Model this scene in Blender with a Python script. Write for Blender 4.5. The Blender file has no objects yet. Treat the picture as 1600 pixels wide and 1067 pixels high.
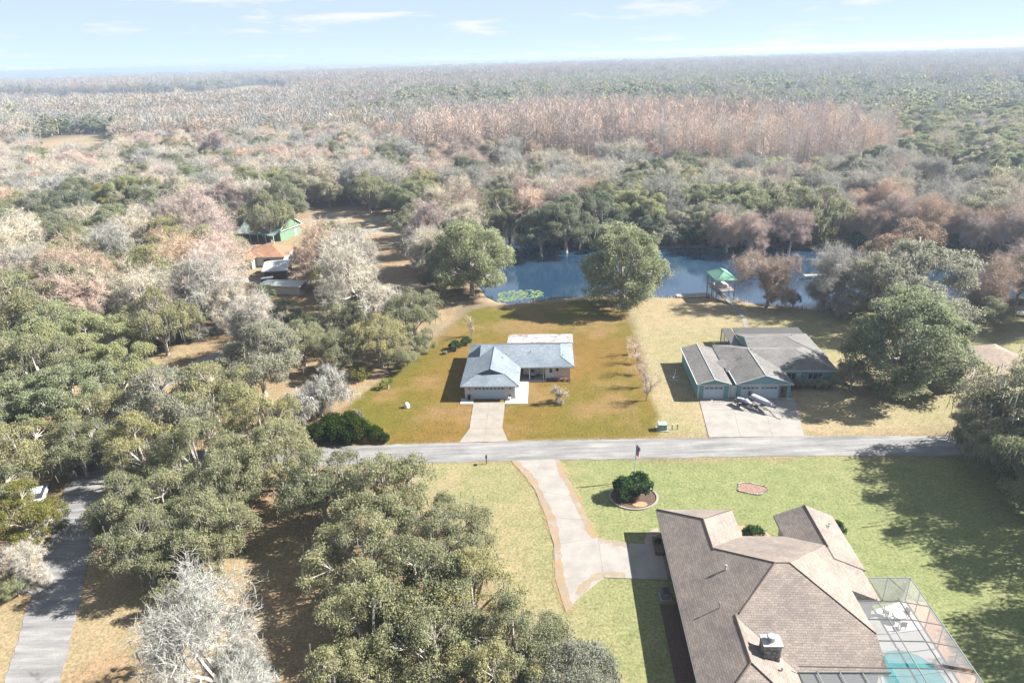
import bpy, bmesh, math, random
import numpy as np
from mathutils import Vector, Matrix, noise

# ------------------------------------------------------------------ camera
R_ = math.radians
scn = bpy.context.scene
CAM_H = 50.0
PITCH = math.atan(445.8/1067.0)
ROLL = math.atan2(51, 1600)
FOC = 1067.0
_X = Vector((1, 0, 0)); _U0 = Vector((0, math.sin(PITCH), math.cos(PITCH))); _F = Vector((0, math.cos(PITCH), -math.sin(PITCH)))
_R = _X*math.cos(ROLL) - _U0*math.sin(ROLL)
_U = _X*math.sin(ROLL) + _U0*math.cos(ROLL)
cd = bpy.data.cameras.new('camera'); cam = bpy.data.objects.new('camera', cd)
scn.collection.objects.link(cam)
cd.sensor_width = 36.0; cd.lens = 36.0*FOC/1600.0; cd.clip_start = 0.5; cd.clip_end = 60000
M = Matrix((( _R.x, _U.x, -_F.x, 0), (_R.y, _U.y, -_F.y, 0), (_R.z, _U.z, -_F.z, CAM_H), (0, 0, 0, 1)))
cam.matrix_world = M
scn.camera = cam

# ------------------------------------------------------------------ sky, sun, exposure
SUN_EL, SUN_AZ = R_(37), R_(6.5)          # azimuth measured from +X towards +Y
w = bpy.data.worlds.new('World'); scn.world = w; w.use_nodes = True
nt = w.node_tree; nt.nodes.clear()
def N(t, typ, **kw):
    n = t.nodes.new(typ)
    for k, v in kw.items(): setattr(n, k, v)
    return n
sky = N(nt, 'ShaderNodeTexSky', sky_type='NISHITA', sun_disc=False)
sky.sun_elevation = SUN_EL; sky.sun_rotation = R_(90) - SUN_AZ
sky.altitude = 0; sky.air_density = 0.24; sky.dust_density = 0.0; sky.ozone_density = 1.0
tc = N(nt, 'ShaderNodeTexCoord'); mp = N(nt, 'ShaderNodeMapping')
mp.inputs['Scale'].default_value = (1.0, 1.0, 8.0)
nt.links.new(tc.outputs['Generated'], mp.inputs['Vector'])
n1 = N(nt, 'ShaderNodeTexNoise'); n1.inputs['Scale'].default_value = 7.5; n1.inputs['Detail'].default_value = 8; n1.inputs['Roughness'].default_value = 0.58
n1.inputs['Distortion'].default_value = 0.25
nt.links.new(mp.outputs['Vector'], n1.inputs['Vector'])
cr = N(nt, 'ShaderNodeValToRGB'); cr.color_ramp.elements[0].position = 0.545; cr.color_ramp.elements[1].position = 0.70
nt.links.new(n1.outputs['Fac'], cr.inputs['Fac'])
mulc = N(nt, 'ShaderNodeMath', operation='MULTIPLY'); mulc.inputs[1].default_value = 0.8
nt.links.new(cr.outputs['Color'], mulc.inputs[0])
mix = N(nt, 'ShaderNodeMixRGB'); mix.inputs['Color2'].default_value = (2.9, 2.88, 2.88, 1)
veil = N(nt, 'ShaderNodeMixRGB'); veil.inputs['Fac'].default_value = 0.86; veil.inputs['Color2'].default_value = (1.9, 2.25, 2.8, 1)   # even pale veil added over the sky to raise the fill light
nt.links.new(sky.outputs['Color'], veil.inputs['Color1'])
nt.links.new(mulc.outputs[0], mix.inputs['Fac']); nt.links.new(veil.outputs['Color'], mix.inputs['Color1'])
bg = N(nt, 'ShaderNodeBackground'); bg.inputs['Strength'].default_value = 0.05
nt.links.new(mix.outputs['Color'], bg.inputs['Color'])
wo = N(nt, 'ShaderNodeOutputWorld'); nt.links.new(bg.outputs[0], wo.inputs['Surface'])
sl = bpy.data.lights.new('sun', 'SUN'); sl.energy = 3.5; sl.angle = R_(0.6); sl.color = (1.0, 0.955, 0.88)
sun = bpy.data.objects.new('sun', sl); scn.collection.objects.link(sun)
sdir = Vector((math.cos(SUN_EL)*math.cos(SUN_AZ), math.cos(SUN_EL)*math.sin(SUN_AZ), math.sin(SUN_EL)))
sun.rotation_euler = sdir.to_track_quat('Z', 'Y').to_euler()
sun.location = (60, 20, 90)
vs = scn.view_settings
vs.view_transform = 'Standard'; vs.look = 'None'; vs.gamma = 1; vs.exposure = 2.85; vs.use_curve_mapping = False
scn.render.engine = 'CYCLES'
scn.cycles.max_bounces = 6; scn.cycles.diffuse_bounces = 3; scn.cycles.transparent_max_bounces = 12; scn.cycles.volume_bounces = 0

# ------------------------------------------------------------------ helpers
COL = scn.collection
rnd = random.Random(7)
def P(px, py, z=0.0):
    """world point at height z seen at a place of the survey picture (1600 x 1067)"""
    d = _F + _R*((px-800)/FOC) - _U*((py-533.5)/FOC)
    t = (z-CAM_H)/d.z
    return Vector((d.x*t, d.y*t, z))
def PX(x, y, z=0.0):
    q = Vector((x, y, z-CAM_H)); wv = q.dot(_F)
    return 800+FOC*q.dot(_R)/wv, 533.5-FOC*q.dot(_U)/wv
def s2l(c):
    return tuple((v/12.92 if v <= .04045 else ((v+.055)/1.055)**2.4) for v in (x/255 for x in c))
def tag(o, label=None, cat=None, group=None, kind=None):
    if label: o['label'] = label
    if cat: o['category'] = cat
    if group: o['group'] = group
    if kind: o['kind'] = kind
    return o
def empty(name, loc=(0, 0, 0), rz=0, label=None, cat=None, group=None):
    o = bpy.data.objects.new(name, None); COL.objects.link(o)
    o.location = loc; o.rotation_euler = (0, 0, rz); o.empty_display_size = 0.5
    return tag(o, label, cat, group)
def obj(name, me, parent=None):
    o = bpy.data.objects.new(name, me); COL.objects.link(o)
    if parent: o.parent = parent
    return o
class MB:
    def __init__(s): s.v = []; s.f = []
    def face(s, *pts):
        b = len(s.v); s.v += [tuple(p) for p in pts]; s.f.append(tuple(range(b, b+len(pts)))); return s
    def box(s, x0, x1, y0, y1, z0, z1):
        b = len(s.v)
        s.v += [(x0,y0,z0),(x1,y0,z0),(x1,y1,z0),(x0,y1,z0),(x0,y0,z1),(x1,y0,z1),(x1,y1,z1),(x0,y1,z1)]
        for f in ((3,2,1,0),(4,5,6,7),(0,1,5,4),(1,2,6,5),(2,3,7,6),(3,0,4,7)): s.f.append(tuple(b+i for i in f))
        return s
    def prism(s, poly, z0, z1):
        a = sum(poly[i][0]*poly[(i+1) % len(poly)][1]-poly[(i+1) % len(poly)][0]*poly[i][1] for i in range(len(poly)))
        if a < 0: poly = poly[::-1]
        b = len(s.v); n = len(poly)
        s.v += [(p[0], p[1], z0) for p in poly]+[(p[0], p[1], z1) for p in poly]
        s.f.append(tuple(b+i for i in reversed(range(n)))); s.f.append(tuple(b+n+i for i in range(n)))
        for i in range(n):
            j = (i+1) % n; s.f.append((b+i, b+j, b+n+j, b+n+i))
        return s
    def tube(s, pts, rad, n=6, cap=True):
        b = len(s.v); pts = [Vector(p) for p in pts]
        for i, p in enumerate(pts):
            d = (pts[min(i+1, len(pts)-1)]-pts[max(i-1, 0)])
            d = d.normalized() if d.length > 1e-6 else Vector((0, 0, 1))
            a = d.orthogonal().normalized(); c = d.cross(a)
            r = rad[i] if isinstance(rad, (list, tuple)) else rad
            for k in range(n):
                t = 2*math.pi*k/n; q = p+a*(r*math.cos(t))+c*(r*math.sin(t)); s.v.append(tuple(q))
        for i in range(len(pts)-1):
            for k in range(n):
                k2 = (k+1) % n
                s.f.append((b+i*n+k, b+i*n+k2, b+(i+1)*n+k2, b+(i+1)*n+k))
        if cap:
            s.f.append(tuple(b+k for k in reversed(range(n)))); e = b+(len(pts)-1)*n
            s.f.append(tuple(e+k for k in range(n)))
        return s
    def mesh(s, name, mat, smooth=False):
        me = bpy.data.meshes.new(name); me.from_pydata(s.v, [], s.f)
        if mat: me.materials.append(mat)
        if smooth: me.polygons.foreach_set('use_smooth', [True]*len(me.polygons))
        me.update(); return me
    def build(s, name, mat, parent=None, smooth=False):
        return obj(name, s.mesh(name, mat, smooth), parent)

# ------------------------------------------------------------------ materials
def principled(name, rough=0.8, spec=0.3):
    m = bpy.data.materials.new(name); m.use_nodes = True
    t = m.node_tree; b = t.nodes['Principled BSDF']
    b.inputs['Roughness'].default_value = rough; b.inputs['Specular IOR Level'].default_value = spec
    return m, t, b
def ramp(t, fac, stops):
    r = N(t, 'ShaderNodeValToRGB'); e = r.color_ramp.elements
    while len(e) < len(stops): e.new(0.5)
    for i, (p, c) in enumerate(stops): e[i].position = p; e[i].color = (*c, 1)
    t.links.new(fac, r.inputs['Fac']); return r.outputs['Color']
def noisefac(t, scale, detail=4, rough=0.6, vec=None, kind='Object', sc=None):
    n = N(t, 'ShaderNodeTexNoise'); n.inputs['Scale'].default_value = scale; n.inputs['Detail'].default_value = detail; n.inputs['Roughness'].default_value = rough
    c = N(t, 'ShaderNodeTexCoord'); v = c.outputs[kind]
    if sc:
        mpp = N(t, 'ShaderNodeMapping'); mpp.inputs['Scale'].default_value = sc; t.links.new(v, mpp.inputs['Vector']); v = mpp.outputs['Vector']
    t.links.new(v, n.inputs['Vector']); return n.outputs['Fac']
def mixc(t, f, a, b, mode='MIX'):
    m = N(t, 'ShaderNodeMixRGB', blend_type=mode)
    for s, v in (('Fac', f), ('Color1', a), ('Color2', b)):
        if isinstance(v, (int, float)): m.inputs[s].default_value = v
        elif isinstance(v, tuple): m.inputs[s].default_value = (*v, 1)
        else: t.links.new(v, m.inputs[s])
    return m.outputs['Color']
def bump(t, b, fac, strength, dist=0.05):
    n = N(t, 'ShaderNodeBump'); n.inputs['Strength'].default_value = strength; n.inputs['Distance'].default_value = dist
    t.links.new(fac, n.inputs['Height']); t.links.new(n.outputs['Normal'], b.inputs['Normal'])
def plain(name, col, rough=0.7, var=0.12, scale=3.0, spec=0.3, metal=0.0):
    m, t, b = principled(name, rough, spec)
    f = noisefac(t, scale, 5)
    lo = tuple(c*(1-var*1.6) for c in col); hi = tuple(min(1, c*(1+var)) for c in col)
    t.links.new(ramp(t, f, [(0.3, lo), (0.7, hi)]), b.inputs['Base Color']); b.inputs['Metallic'].default_value = metal
    return m
def shingle(name, c0, c1, row=0.17):
    m, t, b = principled(name, 0.9, 0.15)
    br = N(t, 'ShaderNodeTexBrick'); br.inputs['Scale'].default_value = 1.0
    br.inputs['Brick Width'].default_value = row*2.1; br.inputs['Row Height'].default_value = row; br.inputs['Mortar Size'].default_value = 0.012
    br.inputs['Color1'].default_value = (*c0, 1); br.inputs['Color2'].default_value = (*c1, 1); br.inputs['Mortar'].default_value = (*(x*0.55 for x in c0), 1)
    uv = N(t, 'ShaderNodeUVMap'); uv.uv_map = 'shingle'
    t.links.new(uv.outputs['UV'], br.inputs['Vector'])
    f = noisefac(t, 0.35, 6); f2 = noisefac(t, 9.0, 3)
    c = mixc(t, 1.0, br.outputs['Color'], ramp(t, f, [(0.3, (.74, .74, .76)), (0.7, (1.15, 1.12, 1.08))]), 'MULTIPLY')
    c = mixc(t, 1.0, c, ramp(t, f2, [(0.3, (.8, .8, .8)), (0.7, (1.2, 1.2, 1.2))]), 'MULTIPLY')
    t.links.new(c, b.inputs['Base Color']); return m
def foliage(name, cols, rnd_amt=0.36, trans=0.52):
    m = bpy.data.materials.new(name); m.use_nodes = True; t = m.node_tree; t.nodes.clear()
    o = N(t, 'ShaderNodeOutputMaterial'); d = N(t, 'ShaderNodeBsdfDiffuse'); tr = N(t, 'ShaderNodeBsdfTranslucent'); mx = N(t, 'ShaderNodeMixShader')
    mx.inputs[0].default_value = trans
    f = noisefac(t, 0.55, 4, 0.65); oi = N(t, 'ShaderNodeObjectInfo'); g = N(t, 'ShaderNodeNewGeometry')
    c = ramp(t, f, [(0.28+0.44*i/(len(cols)-1), q) for i, q in enumerate(cols)])
    c = mixc(t, 1.0, c, ramp(t, oi.outputs['Random'], [(0, (.78, .82, .85)), (.5, (1, 1, 1)), (1, (1.22, 1.15, 1.0))]), 'MULTIPLY')
    c = mixc(t, rnd_amt, c, mixc(t, 1.0, c, ramp(t, g.outputs['Random Per Island'], [(0, (.55, .6, .6)), (1, (1.5, 1.45, 1.4))]), 'MULTIPLY'))
    t.links.new(c, d.inputs['Color']); t.links.new(c, tr.inputs['Color'])
    t.links.new(d.outputs[0], mx.inputs[1]); t.links.new(tr.outputs[0], mx.inputs[2]); t.links.new(mx.outputs[0], o.inputs['Surface'])
    return m
MAT = {}
MAT['oak'] = foliage('oak_leaves', [(0.161, 0.169, 0.091), (0.223, 0.226, 0.130), (0.286, 0.281, 0.176)])
MAT['oak_bright'] = foliage('oak_leaves_bright', [(0.162, 0.187, 0.100), (0.225, 0.245, 0.143), (0.287, 0.299, 0.193)])
MAT['oak_dark'] = foliage('oak_leaves_dark', [(0.114, 0.131, 0.087), (0.164, 0.180, 0.117), (0.213, 0.223, 0.149)])
MAT['oak_grey'] = foliage('oak_leaves_grey', [(0.178, 0.180, 0.134), (0.248, 0.246, 0.186), (0.322, 0.314, 0.245)])
MAT['yellow'] = foliage('yellow_green_leaves', [(0.111, 0.118, 0.033), (0.170, 0.163, 0.052), (0.222, 0.207, 0.074)])
MAT['russet'] = foliage('russet_leaves', [(0.185, 0.133, 0.100), (0.237, 0.178, 0.133), (0.281, 0.222, 0.174)])
MAT['red'] = foliage('red_leaves', [(0.222, 0.074, 0.059), (0.266, 0.111, 0.081)])
MAT['shrub'] = foliage('shrub_leaves', [(0.022, 0.050, 0.019), (0.040, 0.076, 0.028), (0.072, 0.108, 0.040)])
MAT['hedge'] = foliage('hedge_leaves', [(.020, .04, .008), (0.032, 0.052, 0.010), (0.072, 0.080, 0.014)])
MAT['moss'] = foliage('hanging_moss', [(0.148, 0.148, 0.122), (0.207, 0.207, 0.174), (0.259, 0.252, 0.215)], 0.4)
MAT['twig_grey'] = foliage('grey_twigs', [(0.260, 0.246, 0.217), (0.356, 0.337, 0.303), (0.442, 0.419, 0.380)], 0.4, 0.1)
MAT['twig_pale'] = foliage('pale_twigs', [(0.240, 0.226, 0.198), (0.328, 0.308, 0.274), (0.413, 0.385, 0.346)], 0.4, 0.1)
MAT['twig_brown'] = foliage('brown_twigs', [(0.240, 0.183, 0.144), (0.328, 0.255, 0.207), (0.404, 0.332, 0.280)], 0.4, 0.1)
MAT['twig_pink'] = foliage('pink_brown_twigs', [(0.289, 0.226, 0.202), (0.385, 0.308, 0.274), (0.472, 0.390, 0.351)], 0.4, 0.1)
MAT['twig_pink_far'] = foliage('far_pink_brown_twigs', [(.19, .155, .138), (.25, .205, .182), (.31, .26, .235)], 0.25, 0.1)
MAT['twig_brown_far'] = foliage('far_brown_twigs', [(.165, .135, .112), (.22, .185, .155), (.27, .235, .20)], 0.25, 0.1)
MAT['twig_grey_far'] = foliage('far_grey_twigs', [(.18, .172, .155), (.24, .23, .21), (.30, .285, .26)], 0.25, 0.1)
MAT['bark'] = plain('bark', (.17, .15, .125), 0.95, 0.35, 1.5)
MAT['bark_pale'] = plain('bark_pale', (.25, .23, .205), 0.95, 0.3, 1.2)
MAT['palm'] = foliage('palm_fronds', [(.09, .13, .05), (.15, .19, .08)])
MAT['dry'] = foliage('dry_reeds', [(.33, .25, .14), (.42, .33, .2)], 0.5)

def concrete(name, c, stain=None):
    m, t, b = principled(name, 0.9, 0.2)
    f = noisefac(t, 0.6, 7, 0.65, kind='Generated'); g = N(t, 'ShaderNodeTexCoord')
    f = noisefac(t, 0.45, 8, 0.65); f2 = noisefac(t, 14, 3)
    c2 = ramp(t, f, [(0.3, tuple(x*.78 for x in c)), (0.55, c), (0.75, tuple(min(1, x*1.08) for x in c))])
    if stain:
        f3 = noisefac(t, 0.22, 6, 0.7); c2 = mixc(t, ramp(t, f3, [(0.40, (0, 0, 0)), (0.60, (.85, .85, .85))]), c2, stain)
    c2 = mixc(t, 1.0, c2, ramp(t, f2, [(0.3, (.9, .9, .9)), (0.7, (1.07, 1.07, 1.07))]), 'MULTIPLY')
    t.links.new(c2, b.inputs['Base Color']); bump(t, b, f2, 0.15, 0.01); return m
MAT['concrete'] = concrete('concrete', (0.185, 0.173, 0.159))
MAT['concrete_tan'] = concrete('concrete_tan', (0.179, 0.162, 0.139))
MAT['concrete_rust'] = concrete('concrete_rust', (0.289, 0.266, 0.231), (0.254, 0.156, 0.076))
MAT['rust_edge'] = concrete('rust_stained_edge', (0.202, 0.173, 0.142), (0.208, 0.136, 0.069))
MAT['concrete_white'] = concrete('concrete_white', (0.271, 0.266, 0.257))
def asphalt():
    m, t, b = principled('asphalt', 0.92, 0.2)
    f = noisefac(t, 1.0, 6, 0.7, sc=(0.10, 1.1, 1)); f2 = noisefac(t, 11, 4); f3 = noisefac(t, 0.25, 6)
    c = ramp(t, f, [(0.36, (0.098, 0.097, 0.097)), (0.5, (0.134, 0.131, 0.131)), (0.64, (0.177, 0.174, 0.170))])
    c = mixc(t, 1.0, c, ramp(t, f2, [(0.3, (.84, .84, .84)), (0.7, (1.14, 1.14, 1.14))]), 'MULTIPLY')
    c = mixc(t, 1.0, c, ramp(t, f3, [(0.35, (.85, .85, .86)), (0.65, (1.1, 1.1, 1.08))]), 'MULTIPLY')
    t.links.new(c, b.inputs['Base Color']); bump(t, b, f2, 0.3, 0.02); return m
MAT['asphalt'] = asphalt()
MAT['sand'] = concrete('sandy_track', (0.197, 0.184, 0.164))
MAT['white'] = plain('white_paint', (0.406, 0.414, 0.414), 0.5, 0.04)
MAT['offwhite'] = plain('offwhite_paint', (0.367, 0.361, 0.348), 0.6, 0.06)
MAT['trim'] = plain('trim_paint', (0.361, 0.381, 0.381), 0.5, 0.05)
MAT['teal'] = plain('teal_siding', (0.098, 0.217, 0.214), 0.65, 0.06)
MAT['teal_blue'] = plain('teal_blue_siding', (0.111, 0.214, 0.236), 0.65, 0.06)
MAT['gablet_shade'] = plain('gablet_shade_navy', (0.049, 0.069, 0.105), 0.7, 0.1)  # gablet siding, its shade put into the colour as dark blue
MAT['glass'] = plain('dark_glass', (.025, .03, .035), 0.12, 0.1, spec=0.6)
MAT['wood'] = plain('brown_wood', (0.092, 0.056, 0.036), 0.7, 0.2, 6)
MAT['deckwood'] = plain('grey_deck_wood', (0.223, 0.203, 0.181), 0.85, 0.2, 5)
MAT['black'] = plain('black_metal', (.02, .02, .022), 0.5, 0.1)
MAT['rubber'] = plain('rubber', (.025, .025, .025), 0.9, 0.1)
MAT['steel'] = plain('galvanised_steel', (0.275, 0.282, 0.289), 0.45, 0.1, metal=0.5)
MAT['mulch'] = plain('mulch', (0.066, 0.042, 0.030), 0.95, 0.4, 8)
MAT['chips'] = plain('red_wood_chips', (0.289, 0.154, 0.086), 0.95, 0.3, 9)
MAT['greenroof'] = plain('green_metal_roof', (0.098, 0.217, 0.154), 0.45, 0.08, 1.2)
MAT['greenwall'] = plain('green_siding', (0.092, 0.151, 0.098), 0.7, 0.06)
MAT['tealroof'] = plain('blue_green_metal_roof', (0.131, 0.190, 0.177), 0.5, 0.08)
MAT['greymetal'] = plain('grey_metal_roof', (0.275, 0.295, 0.302), 0.55, 0.12, 1.5)
MAT['frame'] = plain('bronze_frame', (.055, .054, .052), 0.5, 0.1)
MAT['frame_white'] = plain('pale_frame', (.13, .135, .135), 0.5, 0.1) if True else plain('white_frame', (0.361, 0.367, 0.367), 0.5, 0.1)
MAT['roof_blue'] = shingle('blue_grey_shingles', (0.108, 0.134, 0.164), (0.151, 0.177, 0.206))
MAT['roof_brown'] = shingle('brown_shingles', (.140, .119, .106), (.182, .156, .140), 0.21)
MAT['roof_grey'] = shingle('grey_shingles', (0.095, 0.092, 0.090), (0.134, 0.131, 0.128))
MAT['roof_orange'] = shingle('orange_shingles', (0.177, 0.095, 0.056), (0.236, 0.138, 0.089))
MAT['roof_tan'] = shingle('tan_brown_shingles', (0.144, 0.114, 0.095), (0.203, 0.164, 0.138))
def stained_metal():
    m, t, b = principled('stained_porch_roof', 0.5, 0.4)
    f = noisefac(t, 0.45, 7, 0.7)
    t.links.new(ramp(t, f, [(0.38, (.27, .275, .29)), (0.5, (.235, .235, .24)), (0.6, (.125, .10, .09))]), b.inputs['Base Color']); return m
MAT['porchroof'] = stained_metal(); MAT['door'] = plain('sky_tinted_white_door', (.30, .355, .41), 0.5, 0.04)  # garage doors are white; the blue of the sky fill is in their colour
def brick():
    m, t, b = principled('mixed_brick', 0.9, 0.2)
    br = N(t, 'ShaderNodeTexBrick'); br.inputs['Scale'].default_value = 1.0; br.inputs['Brick Width'].default_value = .22; br.inputs['Row Height'].default_value = .075; br.inputs['Mortar Size'].default_value = .01
    br.inputs['Color1'].default_value = (.30, .15, .11, 1); br.inputs['Color2'].default_value = (.50, .37, .31, 1); br.inputs['Mortar'].default_value = (.45, .42, .38, 1)
    c = N(t, 'ShaderNodeTexCoord'); mpp = N(t, 'ShaderNodeMapping'); mpp.inputs['Rotation'].default_value = (R_(90), 0, 0)
    t.links.new(c.outputs['Object'], mpp.inputs['Vector']); t.links.new(mpp.outputs['Vector'], br.inputs['Vector'])
    t.links.new(br.outputs['Color'], b.inputs['Base Color']); return m
MAT['brick'] = brick()
MAT['stone'] = plain('chimney_stone', (0.197, 0.181, 0.161), 0.9, 0.45, 3.0)
def water():
    m, t, b = principled('pond_water', 0.05, 0.9)
    b.inputs['Base Color'].default_value = (.010, .027, .052, 1)  # blue of the reflected sky is put into the base colour
    f = noisefac(t, 1.6, 4, 0.55, sc=(0.6, 1.6, 1)); bump(t, b, f, 0.12, 0.05); return m
MAT['water'] = water()
def poolwater():
    m, t, b = principled('pool_water', 0.05, 0.5)
    f = noisefac(t, 0.9, 3); t.links.new(ramp(t, f, [(0.35, (.035, .15, .17)), (0.65, (.07, .215, .225))]), b.inputs['Base Color'])
    bump(t, b, noisefac(t, 4, 3), 0.08, 0.03); return m
MAT['pool'] = poolwater()
def screen():
    m = bpy.data.materials.new('insect_screen'); m.use_nodes = True; t = m.node_tree; t.nodes.clear()
    o = N(t, 'ShaderNodeOutputMaterial'); a = N(t, 'ShaderNodeBsdfTransparent'); d = N(t, 'ShaderNodeBsdfDiffuse'); mx = N(t, 'ShaderNodeMixShader')
    d.inputs['Color'].default_value = (.16, .165, .17, 1); mx.inputs[0].default_value = 0.4
    t.links.new(a.outputs[0], mx.inputs[1]); t.links.new(d.outputs[0], mx.inputs[2]); t.links.new(mx.outputs[0], o.inputs['Surface']); return m
MAT['screen'] = screen()

# ------------------------------------------------------------------ polygons of the site (metres)
def inpoly(x, y, poly):
    c = False; j = len(poly)-1
    for i in range(len(poly)):
        xi, yi = poly[i]; xj, yj = poly[j]
        if (yi > y) != (yj > y) and x < (xj-xi)*(y-yi)/(yj-yi)+xi: c = not c
        j = i
    return c
def inpoly_np(X, Y, poly):
    c = np.zeros(X.shape, bool); j = len(poly)-1
    for i in range(len(poly)):
        xi, yi = poly[i]; xj, yj = poly[j]
        with np.errstate(divide='ignore', invalid='ignore'):
            t = ((yi > Y) != (yj > Y)) & (X < (xj-xi)*(Y-yi)/(yj-yi+1e-12)+xi)
        c ^= t; j = i
    return c
def dist_np(X, Y, poly, closed=True):
    d = np.full(X.shape, 1e9); n = len(poly)
    for i in range(n if closed else n-1):
        ax, ay = poly[i]; bx, by = poly[(i+1) % n]
        L = (bx-ax)**2+(by-ay)**2+1e-9
        t = np.clip(((X-ax)*(bx-ax)+(Y-ay)*(by-ay))/L, 0, 1)
        d = np.minimum(d, np.hypot(X-ax-t*(bx-ax), Y-ay-t*(by-ay)))
    return d
def pp(*pts): return [tuple(P(a, b)[:2]) for a, b in pts]
POND = [(-6, 147), (-3.5, 143.2), (0.3, 140.9), (10.3, 143.8), (19, 144.9), (35.5, 142.0), (45, 140.9), (52, 136.8), (59, 133.6), (64.5, 131.2), (72.5, 134.2), (84, 136), (97, 134.5), (125, 137),
        (150, 146), (130, 160), (99, 172), (77, 181), (62, 183), (43, 184), (18.5, 188), (7, 196), (4, 212), (8, 235), (2, 246), (-9, 240), (-12, 214), (-9, 190), (-10, 165)]
POND2 = pp((1375, 266), (1440, 268), (1520, 282), (1600, 296), (1640, 320), (1560, 318), (1500, 305), (1440, 303), (1400, 290))
POND3 = pp((1400, 330), (1460, 315), (1510, 325), (1490, 350), (1420, 365))
RIVER = pp((1560, 148), (1640, 140), (1660, 158), (1590, 156))
WATERS = [POND, POND2, POND3, RIVER]
LOT = [(-31.3, 83.3), (-25, 98), (-18, 114), (-8.7, 138), (0, 141), (10, 143.6), (19, 144.5), (25, 143.8), (23.4, 118), (20.5, 83.2)]
TEALLOT = [(20.5, 83.2), (23.4, 118), (25, 143.8), (45, 140.6), (60, 133), (65, 131), (80, 133), (100, 130), (100, 100), (72, 84), (45, 82)]
BROWNLOT = [(-16, 79), (62, 76), (110, 70), (110, 30), (10, 30), (2, 45), (-6, 60)]
FIELDS = [pp((50, 222), (100, 211), (178, 209), (186, 235), (192, 262), (120, 270), (55, 266)), pp((296, 246), (350, 243), (362, 262), (358, 275), (300, 278)),
          pp((-40, 170), (150, 172), (300, 168), (450, 160), (455, 140), (410, 132), (330, 143), (150, 151), (-40, 152)),
          pp((10, 455), (60, 444), (105, 440), (110, 452), (60, 470), (20, 476))]
MARSH = pp((735, 268), (800, 258), (960, 262), (1060, 283), (1055, 305), (930, 303), (850, 312), (760, 312))
CLEAR_MEADOW = pp((468, 335), (540, 322), (620, 330), (650, 352), (655, 400), (668, 440), (620, 470), (560, 470), (560, 400), (480, 372))
CYPRESS = pp((600, 252), (690, 222), (760, 212), (880, 200), (1040, 203), (1160, 212), (1290, 228), (1385, 252), (1378, 286), (1260, 300), (1110, 288), (1000, 264), (800, 256), (700, 268))
GREENBAND = pp((560, 165), (700, 150), (900, 130), (1250, 126), (1600, 148), (1700, 160), (1700, 262), (1520, 262), (1400, 245), (1290, 222), (1160, 205), (1000, 195), (880, 190), (700, 190))

BAREZONE = pp((180, 222), (420, 196), (640, 205), (760, 262), (780, 335), (650, 340), (540, 322), (420, 306), (300, 306), (150, 285))
BAREZONE2 = pp((1080, 300), (1250, 306), (1420, 300), (1600, 330), (1640, 400), (1480, 392), (1300, 372), (1150, 345))
def in_any(x, y, polys): return any(inpoly(x, y, p) for p in polys)

# ------------------------------------------------------------------ ground: one sheet to the horizon
def grid_lines(a, b, step, out_lo, out_hi):
    mid = list(np.arange(a, b+.01, step)); hi = []; lo = []; d = step; x = b
    while x < out_hi: d *= 1.22; x += d; hi.append(x)
    d = step; x = a
    while x > out_lo: d *= 1.22; x -= d; lo.append(x)
    return np.array(lo[::-1]+mid+hi)
gx = grid_lines(-140, 150, 1.0, -15000, 15000); gy = grid_lines(20, 330, 1.0, -3000, 15500)
GX, GY = np.meshgrid(gx, gy)
GZ = np.zeros_like(GX)
rs = np.random.RandomState(3)
def vnoise(X, Y, s, seed=0):
    r = np.random.RandomState(seed); T = r.rand(256, 256)
    u = X/s+1000.37; v = Y/s+1000.71
    i = np.floor(u).astype(int); j = np.floor(v).astype(int); fu = u-i; fv = v-j
    fu = fu*fu*(3-2*fu); fv = fv*fv*(3-2*fv)
    g = lambda a, b: T[a % 256, b % 256]
    return (g(i, j)*(1-fu)+g(i+1, j)*fu)*(1-fv)+(g(i, j+1)*(1-fu)+g(i+1, j+1)*fu)*fv
def fbm(X, Y, s, seed=0): return (vnoise(X, Y, s, seed)+.5*vnoise(X, Y, s/2.1, seed+1)+.25*vnoise(X, Y, s/4.3, seed+2)+.12*vnoise(X, Y, s/9, seed+3))/1.87
for wp in WATERS:
    ins = inpoly_np(GX, GY, wp); d = dist_np(GX, GY, wp); sd = np.where(ins, d, -d)
    GZ = np.minimum(GZ, -0.9*np.clip((sd+0.6)/2.6, 0, 1))
    if wp is RIVER or wp is POND2 or wp is POND3: GZ = np.where(ins, -0.9, GZ)
# base colours by ground cover (grass, dry grass, leaf litter, forest floor ...)
C = {k: np.array(v) for k, v in dict(litter=(0.157, 0.110, 0.067), forest=(0.093, 0.077, 0.056), lawn=(0.131, 0.125, 0.064), dry=(0.170, 0.138, 0.086), lot=(.100, .060, .015), lotg=(.070, .062, .010), lotp=(.125, .080, .036),
     green=(0.107, 0.120, 0.053), marsh=(0.173, 0.122, 0.080), field=(0.186, 0.147, 0.106), bank=(0.173, 0.134, 0.090), pale=(0.179, 0.160, 0.131), mud=(0.040, 0.036, 0.028)).items()}
GC = np.zeros(GX.shape+(3,)); GC[:] = C['forest']
def lay(mask, ca, cb=None, n=None, soft=None):
    global GC
    c = C[ca][None, None, :] if cb is None else C[ca]*(1-n[..., None])+C[cb]*n[..., None]
    GC = GC*(1-mask[..., None])+c*mask[..., None]
def soft(poly, wd=1.2, wob=1.5, seed=5):
    ins = inpoly_np(GX, GY, poly); d = dist_np(GX, GY, poly); sd = np.where(ins, d, -d)+(vnoise(GX, GY, 4, seed)-.5)*2*wob
    return np.clip(sd/wd*.5+.5, 0, 1)
ct = lambda a, lo, hi: np.clip((a-lo)/(hi-lo), 0, 1)
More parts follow.
